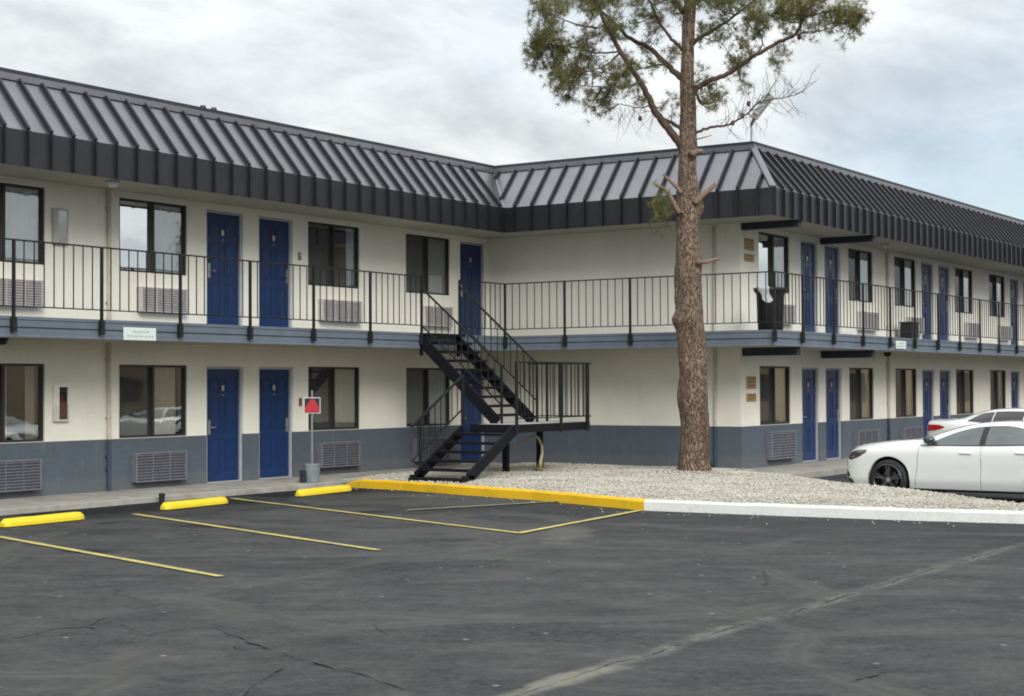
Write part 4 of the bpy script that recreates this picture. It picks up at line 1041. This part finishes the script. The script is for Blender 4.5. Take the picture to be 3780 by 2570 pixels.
# small hanging spray beside the trunk
for _ in range(70):
    c=TP(*Z6(rr.gauss(955,38),rr.gauss(1215,62)),rr.gauss(-.35,.12)); tuft(c,Vector((0,0,-1)),.15,20)
tw_=MB(); 
for i in range(6): twig(tw_,TP(*Z6(1010,1170),-.25),Vector((0,0,-1))+RV*rr.uniform(-1.,-.1),rr.uniform(.25,.5),.008)
fol.v+=[]; n0=len(fol.v); fol.add(tw_.v,tw_.f)
NN=len(nm.f); nm.add(fol.v,fol.f); cr_=nm.build('crown',NEED,tree); cr_.data.materials.append(BRANCH)
for i,p in enumerate(cr_.data.polygons):
    if i>=NN: p.material_index=1
for ch in kids(tree):
    pass

# ------------------------------------------------------------------ cars
def make_car(P,pos,az,label,glass,rear_glass):
    ang=az; root=empty(P['name'],pos,ang); tag(root,label,'car')
    Lg=P['L']
    sec_n=None; stations=[]
    NS=72
    for i in range(NS+1):
        t=i/NS; s=Lg*(t+ .012*math.sin(2*PI*t)*-1); s=max(0,min(Lg,s))
        w=crom(P['w'],s); zt=crom(P['top'],s); zb=crom(P['bot'],s); zs=min(crom(P['sh'],s),zt-.012); rw=min(crom(P['rw'],s),w*.93); zr=zt-crom(P['rd'],s)
        zr=max(zr,zs+.004)
        pts=[(0,zb),(.55*w,zb),(.86*w,zb+.005),(.955*w,zb+.05),(.985*w,zb+.13),(1.0*w,lerp(zb,zs,.30)),(.972*w,lerp(zb,zs,.56)),(.994*w,lerp(zb,zs,.80)),(.968*w,zs-.05),(.935*w,zs),
             (lerp(.94*w,rw,.5)+.012,lerp(zs,zr,.52)),(rw,zr),(rw*.80,lerp(zr,zt,.62)),(rw*.42,lerp(zr,zt,.93)),(0,zt)]
        stations.append((s,pts))
    m=MB(); q=len(stations[0][1]); ringn=2*q-2
    for s,pts in stations:
        full=pts+[(-y,z) for y,z in pts[-2:0:-1]]
        for y,z in full: m.v.append((Lg/2-s,y,z))
    for i in range(NS):
        for k in range(ringn): k2=(k+1)%ringn; m.f.append((i*ringn+k,i*ringn+k2,(i+1)*ringn+k2,(i+1)*ringn+k))
    m.f.append(tuple(range(ringn-1,-1,-1))); m.f.append(tuple(range(NS*ringn,NS*ringn+ringn)))
    me=bpy.data.meshes.new('body'); me.from_pydata(m.v,[],m.f); bm=bmesh.new(); bm.from_mesh(me); bmesh.ops.recalc_face_normals(bm,faces=bm.faces)
    bvh=BVHTree.FromBMesh(bm); bm.to_mesh(me); bm.free()
    for p in me.polygons: p.use_smooth=True
    me.materials.append(PAINT); body=bpy.data.objects.new('body',me); COL.objects.link(body); body.parent=root
    # wheel arches
    cut=MB()
    for wx in P['wheels']:
        for sy in (-1,1):
            cut.lathe([(P['ar'],sy*.55),(P['ar'],sy*1.3)],(Lg/2-wx,0,P['wz']),40,axis='y')
    cm=bpy.data.meshes.new('cut'); cm.from_pydata(cut.v,[],cut.f); bm=bmesh.new(); bm.from_mesh(cm); bmesh.ops.recalc_face_normals(bm,faces=bm.faces); bm.to_mesh(cm); bm.free()
    co_=bpy.data.objects.new('cut',cm); COL.objects.link(co_); co_.parent=root
    md=body.modifiers.new('b','BOOLEAN'); md.operation='DIFFERENCE'; md.object=co_; md.solver='EXACT'
    bpy.context.view_layer.update()
    dg=bpy.context.evaluated_depsgraph_get(); ne=bpy.data.meshes.new_from_object(body.evaluated_get(dg)); body.modifiers.clear(); body.data=ne
    for p in ne.polygons: p.use_smooth=True
    try: ne.set_sharp_from_angle(angle=math.radians(38))
    except Exception: pass
    bpy.data.objects.remove(co_)
    def proj(s,z,sy,off=.004):
        o=Vector((Lg/2-s,sy*3,z)); h=bvh.ray_cast(o,Vector((0,-sy,0)))
        if h[0] is None: return None
        n=h[1]; 
        if n.y*sy<0:n=-n
        return h[0]+n*off
    def patch(name,mat,s0,s1,bot,top,sy,ns=24,nz=8,off=.004,parent=root):
        mm=MB(); prev=Vector((0,sy*.6,.9))
        for i in range(ns+1):
            s=lerp(s0,s1,i/ns); b_=bot(s); t_=top(s)
            for j in range(nz+1):
                p=proj(s,lerp(b_,max(b_+.001,t_),j/nz),sy,off)
                if p is None: p=prev
                prev=p; mm.v.append(tuple(p))
        for i in range(ns):
            for j in range(nz): a=i*(nz+1)+j; mm.f.append((a,a+nz+1,a+nz+2,a+1))
        return mm.build(name,mat,parent,smooth=True)
    for sy in (1,-1):
        for (s0,s1,bt,tp,mt) in P['glass']: 
            patch('window',mt,s0,s1,lambda s,b=bt:crom(b,s),lambda s,b=tp:crom(b,s),sy)
        for (s0,s1,bt,tp) in P['trim']:
            patch('trim',CARB,s0,s1,lambda s,b=bt:crom(b,s),lambda s,b=tp:crom(b,s),sy,40,2,.0025)
        for (s,z0,z1,lean) in P['seams']:
            patch('door_seam',M('panel gap',(.06,.065,.062),.6) if 'panel gap' not in bpy.data.materials else bpy.data.materials['panel gap'],0,1,lambda u:0,lambda u:0,sy) if False else None
            mm=MB(); pr=[]
            for j in range(17):
                z=lerp(z0,z1,j/16); ss=s+lean*(z-z0)
                a=proj(ss-.004,z,sy,.002); b_=proj(ss+.004,z,sy,.002)
                if a is None or b_ is None: continue
                mm.v+=[tuple(a),tuple(b_)]; pr.append(1)
            for j in range(len(pr)-1): mm.f.append((2*j,2*j+1,2*j+3,2*j+2))
            mm.build('door_seam',SEAM,root)
        for (s,z) in P['handles']:
            c=proj(s,z,sy,.01); mm=MB(); mm.beam(c+Vector((-.10,0,.0)),c+Vector((.10,0,.004)),.03,.028); mm.build('door_handle',PAINT,root,bevel=.008)
        for (nm_,mt,s0,s1,bt,tp) in P['lamps']:
            patch(nm_,mt,s0,s1,lambda s,b=bt:crom(b,s),lambda s,b=tp:crom(b,s),sy,16,6,.006)
        if P.get('mirror'):
            s,z=P['mirror']; c=proj(s,z,sy,.07)
            if c is not None:
                mm=MB(); mm.add([(c.x+x*.10,c.y+y*.09,c.z+z_*.075) for x,y,z_ in [(math.cos(a)*math.cos(b_),math.sin(a)*math.cos(b_),math.sin(b_)) for b_ in [(-.5+k/6)*PI for k in range(7)] for a in [2*PI*j/12 for j in range(12)]]],[(k*12+j,k*12+(j+1)%12,(k+1)*12+(j+1)%12,(k+1)*12+j) for k in range(6) for j in range(12)])
                mm.build('mirror',MIRR,root,smooth=True)
        # wheels
        for wx in P['wheels']:
            R_=P['wr']; yw=sy*(P['track']); X=Lg/2-wx
            w_=MB().lathe([(R_*.76,-.11),(R_*.88,-.115),(R_*.97,-.095),(R_,-.06),(R_,.06),(R_*.97,.095),(R_*.88,.115),(R_*.76,.11)],(0,0,0),40,axis='y',cap=False)
            ty=w_.build('wheel',TYRE,root,smooth=True); ty.location=(X,yw,P['wz'])
            rm=MB().lathe([(R_*.76,-.10),(R_*.73,-.04),(R_*.72,.0),(R_*.73,.04),(R_*.76,.10)],(0,0,0),40,axis='y',cap=False)
            rm.lathe([(R_*.785,sy*.112),(R_*.76,sy*.118),(R_*.72,sy*.105),(R_*.715,sy*.05)],(0,0,0),40,axis='y',cap=False)
            rm.lathe([(.0,sy*.085),(.06,sy*.085),(.075,sy*.06),(.075,sy*-.02)],(0,0,0),20,axis='y',cap=False)
            for k in range(5):
                for dd in (-.13,.13):
                    a=2*PI*k/5+PI/2; p0=Vector((.05*math.cos(a),sy*.07,.05*math.sin(a))); p1=Vector((R_*.75*math.cos(a+dd),sy*.085,R_*.75*math.sin(a+dd))); rm.beam(p0,p1,.032,.03,Vector((0,1,0)))
            rm.build('rim',RIM,ty); MB().lathe([(.0,-sy*.05),(R_*.75,-sy*.05)],(0,0,0),32,axis='y',cap=False).build('wheel_back',CARB,ty)
            br=MB().lathe([(.0,0),(.15,0),(.15,sy*.012),(.0,sy*.012)],(0,sy*.0,0),24,axis='y',cap=False); br.build('brake_disc',RIM,ty)
            hc=MB().lathe([(.0,sy*.092),(.034,sy*.09),(.036,sy*.08)],(0,0,0),16,axis='y',cap=False); hc.build('hub_cap',RIMB,ty)
    # arch liners
    for wx in P['wheels']:
        for sy in (1,-1):
            ml=MB(); ml.lathe([(P['ar']-.004,sy*.56),(P['ar']-.004,sy*.80)],(Lg/2-wx,0,P['wz']),40,axis='y',cap=False); ml.lathe([(.0,sy*.565),(P['ar']-.004,sy*.565)],(Lg/2-wx,0,P['wz']),40,axis='y',cap=False)
            keep=[f for f in ml.f if sum(ml.v[i][2] for i in f)/len(f)>P['wz']-.16]; ml.f=keep; ml.build('arch_liner',CARB,root,smooth=True)
    # windscreen and rear screen from above
    for (nm_,s0,s1,f0,f1,mt) in P['screens']:
        mm=MB(); ok=True
        for i in range(13):
            s=lerp(s0,s1,i/12); hw=lerp(f0,f1,i/12)
            for j in range(17):
                y=lerp(-hw,hw,j/16); h=bvh.ray_cast(Vector((Lg/2-s,y,3)),Vector((0,0,-1))); n=h[1] if h[1].z>0 else -h[1]; mm.v.append(tuple(h[0]+n*.004))
        for i in range(12):
            for j in range(16): a=i*17+j; mm.f.append((a,a+17,a+18,a+1))
        mm.build(nm_,mt,root,smooth=True)
    return root,proj,bvh,Lg
SEAM=M('panel gap',(.16,.17,.165),.6)
P1=dict(name='parked_car',L=4.64,wheels=[.94,3.64],wr=.33,wz=.33,ar=.385,track=.80,
 w=[(0,.50),(.05,.66),(.16,.765),(.4,.845),(.8,.885),(1.6,.89),(3.2,.89),(3.9,.875),(4.35,.80),(4.56,.68),(4.64,.55)],
 top=[(0,.60),(.03,.74),(.10,.83),(.30,.895),(.7,.955),(1.1,.99),(1.42,1.01),(1.75,1.13),(2.1,1.235),(2.45,1.29),(2.8,1.305),(3.2,1.27),(3.6,1.18),(4.0,1.075),(4.35,1.01),(4.56,.96),(4.64,.80)],
 bot=[(0,.33),(.04,.22),(.2,.17),(.6,.17),(1.4,.16),(3.2,.17),(4.2,.20),(4.64,.34)],
 sh=[(0,.52),(.05,.66),(.2,.745),(.6,.84),(1.2,.885),(1.6,.895),(2.6,.905),(3.6,.925),(4.2,.93),(4.64,.74)],
 rw=[(0,.40),(.3,.62),(.9,.72),(1.3,.74),(1.6,.69),(2.1,.60),(2.6,.575),(3.2,.56),(3.8,.60),(4.2,.70),(4.64,.5)],
 rd=[(0,.02),(.9,.03),(1.3,.03),(1.7,.05),(2.2,.06),(3.2,.06),(3.8,.05),(4.64,.03)],
 glass=[(1.62,2.50,[(1.62,.92),(1.8,.912),(2.5,.925)],[(1.62,.925),(1.8,1.01),(2.05,1.115),(2.3,1.185),(2.5,1.215)],CGLASS),
        (2.60,3.42,[(2.60,.925),(3.42,.955)],[(2.6,1.22),(2.85,1.23),(3.1,1.20),(3.42,1.09)],CGLASS)],
 trim=[(1.50,3.62,[(1.5,.895),(2.5,.908),(3.62,.943)],[(1.5,.91),(2.5,.926),(3.62,.958)]),(2.48,2.62,[(2.48,.925),(2.62,.925)],[(2.48,1.21),(2.62,1.22)]),
       (.04,.27,[(.04,.33),(.10,.27),(.27,.245)],[(.04,.47),(.12,.44),(.20,.35),(.27,.255)]),(1.36,3.2,[(1.36,.165),(3.2,.165)],[(1.36,.20),(3.2,.20)])],
 seams=[(1.42,.24,.87,.10),(2.55,.24,.91,.0),(3.42,.50,.92,.12)],handles=[(2.30,.79),(3.22,.81)],
 lamps=[('headlight',HLAMP,.10,.52,[(.10,.66),(.2,.64),(.35,.68),(.52,.775)],[(.10,.71),(.2,.765),(.35,.80),(.52,.815)])],
 mirror=(1.66,.95),screens=[('windscreen',1.46,2.12,.62,.50,CGLASS),('rear_screen',3.35,4.0,.46,.52,CGLASSD)])
az=math.radians(82)
hd_=Vector((math.cos(az),math.sin(az),0)); lf_=Vector((-hd_.y,hd_.x,0))
fw=Vector((-4.25,-10.86,0)); c1=fw-hd_*(4.64/2-.94)-lf_*.80; c1.z=-.20
make_car(P1,c1,az,'nearer white coupe-like sedan with dark alloys parked nose toward the right wing',None,None)
P2=dict(P1); P2.update(name='parked_car',L=4.85,wheels=[.92,3.75],
 w=[(0,.55),(.05,.70),(.16,.79),(.4,.86),(.8,.90),(1.6,.91),(3.4,.91),(4.2,.885),(4.6,.83),(4.78,.76),(4.85,.66)],
 top=[(0,.55),(.03,.66),(.12,.76),(.35,.86),(.8,.94),(1.3,1.0),(1.75,1.15),(2.2,1.27),(2.6,1.31),(3.1,1.32),(3.5,1.305),(3.85,1.23),(4.15,1.13),(4.35,1.10),(4.78,1.09),(4.85,.90)],
 sh=[(0,.50),(.05,.62),(.2,.72),(.6,.82),(1.2,.91),(1.8,.96),(3.0,.985),(3.9,1.0),(4.5,1.02),(4.8,.99),(4.85,.80)],
 rw=[(0,.45),(.3,.64),(.9,.74),(1.3,.76),(1.7,.68),(2.2,.61),(3.0,.59),(3.6,.58),(4.0,.64),(4.3,.74),(4.85,.6)],
 glass=[(1.8,2.7,[(1.8,.985),(2.7,1.0)],[(1.8,1.04),(2.1,1.17),(2.4,1.24),(2.7,1.255)],CGLASS),(2.80,3.40,[(2.8,1.0),(3.40,1.02)],[(2.8,1.255),(3.1,1.258),(3.40,1.25)],CGLASSD),(3.42,3.92,[(3.42,1.02),(3.92,1.06)],[(3.42,1.245),(3.65,1.215),(3.92,1.075)],CGLASSD)],
 trim=[(1.36,3.2,[(1.36,.165),(3.2,.165)],[(1.36,.20),(3.2,.20)])],
 seams=[(1.45,.24,.95,.05),(2.75,.24,1.0,.0),(3.6,.5,1.02,.1)],handles=[(2.5,.88),(3.42,.90)],
 lamps=[('headlight',HLAMP,.10,.5,[(.10,.60),(.5,.74)],[(.10,.66),(.25,.72),(.5,.77)]),('tail_light',TLAMP,4.38,4.80,[(4.38,.925),(4.55,.88),(4.80,.86)],[(4.38,.955),(4.55,.985),(4.80,.985)])],
 mirror=(1.75,1.03),screens=[('windscreen',1.45,2.15,.62,.50,CGLASS),('rear_screen',3.6,4.2,.48,.56,CGLASSD)])
az2=math.radians(-97); h2=Vector((math.cos(az2),math.sin(az2),0)); l2=Vector((-h2.y,h2.x,0))
tail=Vector((1.75,-9.40,0)); c2=tail+h2*(4.85/2)+l2*.7; c2.z=-.10
make_car(P2,c2,az2,'farther white sedan showing a red tail light and black rear glass behind the nearer car',None,None)

# ------------------------------------------------------------------ world, sun, camera
w=bpy.data.worlds.new('World'); sc.world=w; w.use_nodes=True; t=w.node_tree; bg_=t.nodes['Background']
sun_az_from=math.radians(229); sun_el=math.radians(33)  # direction the light comes from (math azimuth)
sky=N(t,'ShaderNodeTexSky'); sky.sky_type='NISHITA'; sky.sun_disc=False; sky.sun_elevation=sun_el; sky.sun_rotation=math.radians(90)-sun_az_from; sky.dust_density=.6; sky.altitude=300
tc=N(t,'ShaderNodeTexCoord'); sx=N(t,'ShaderNodeSeparateXYZ'); t.links.new(tc.outputs['Generated'],sx.inputs[0])
za=N(t,'ShaderNodeMath',operation='ADD'); t.links.new(sx.outputs[2],za.inputs[0]); za.inputs[1].default_value=.22
zm=N(t,'ShaderNodeMath',operation='MAXIMUM'); t.links.new(za.outputs[0],zm.inputs[0]); zm.inputs[1].default_value=.05
dv=N(t,'ShaderNodeVectorMath',operation='DIVIDE'); cb=N(t,'ShaderNodeCombineXYZ')
for i in range(3): t.links.new(zm.outputs[0],cb.inputs[i])
t.links.new(tc.outputs['Generated'],dv.inputs[0]); t.links.new(cb.outputs[0],dv.inputs[1])
cl1=noi(t,1.5,7,.55,vec=dv.outputs[0],dist=.4); cl2=noi(t,2.3,9,.60,vec=dv.outputs[0],dist=.25,sc3=(1,1.3,1)); cl3=noi(t,.7,3,.5,vec=dv.outputs[0])
cloudc=mix(t,ramp(t,cl2,[(.38,0),(.60,1)]),(5.0,5.3,5.55),(7.5,7.75,7.75))
thin=ramp(t,cl1,[(.30,.78),(.46,1)])
# thinner cloud toward +x (right of the view)
vx=N(t,'ShaderNodeVectorMath',operation='DOT_PRODUCT'); t.links.new(tc.outputs['Generated'],vx.inputs[0]); vx.inputs[1].default_value=(.975,.2,-.1)
fx=ramp(t,vx.outputs['Value'],[(.935,1),(.985,.22)])
mm_=N(t,'ShaderNodeMath',operation='MULTIPLY'); t.links.new(thin,mm_.inputs[0]); t.links.new(fx,mm_.inputs[1])
cg=N(t,'ShaderNodeMath',operation='MULTIPLY_ADD'); t.links.new(sx.outputs[2],cg.inputs[0]); cg.inputs[1].default_value=1.6; cg.inputs[2].default_value=.86
cv=N(t,'ShaderNodeVectorMath',operation='SCALE'); t.links.new(cloudc,cv.inputs[0]); t.links.new(cg.outputs[0],cv.inputs['Scale'])
fin_=mix(t,mm_.outputs[0],sky.outputs[0],cv.outputs[0])
t.links.new(fin_,bg_.inputs[0]); bg_.inputs[1].default_value=.092
sd=bpy.data.lights.new('sun','SUN'); sd.energy=2.0; sd.angle=math.radians(28); sd.color=(1,.96,.90); so_=bpy.data.objects.new('sun',sd); COL.objects.link(so_)
dr=Vector((math.cos(sun_az_from)*math.cos(sun_el),math.sin(sun_az_from)*math.cos(sun_el),math.sin(sun_el))); so_.rotation_euler=dr.to_track_quat('Z','Y').to_euler(); so_.location=(-20,-30,30)
fwv=Vector((math.cos(YAW)*math.cos(PIT),math.sin(YAW)*math.cos(PIT),math.sin(PIT))); rv=Vector((math.sin(YAW),-math.cos(YAW),0)); uv=rv.cross(fwv)
r2=rv*math.cos(ROL)+uv*math.sin(ROL); u2=-rv*math.sin(ROL)+uv*math.cos(ROL)
cam=bpy.data.cameras.new('camera'); cam.sensor_width=36; cam.lens=F/3780*36; cam.clip_end=10000; cam.clip_start=.1
co=bpy.data.objects.new('camera',cam); COL.objects.link(co); mw=Matrix.Identity(4)
for i in range(3): mw[i][0]=r2[i]; mw[i][1]=u2[i]; mw[i][2]=-fwv[i]; mw[i][3]=CAM[i]
co.matrix_world=mw; sc.camera=co
sc.view_settings.view_transform='Standard'; sc.view_settings.look='None'; sc.view_settings.exposure=.34; sc.view_settings.gamma=1
sc.render.engine='CYCLES'; sc.cycles.use_denoising=True; sc.cycles.max_bounces=8; sc.cycles.transparent_max_bounces=12
sc.render.filter_size=1.9; sc.cycles.filter_width=1.9
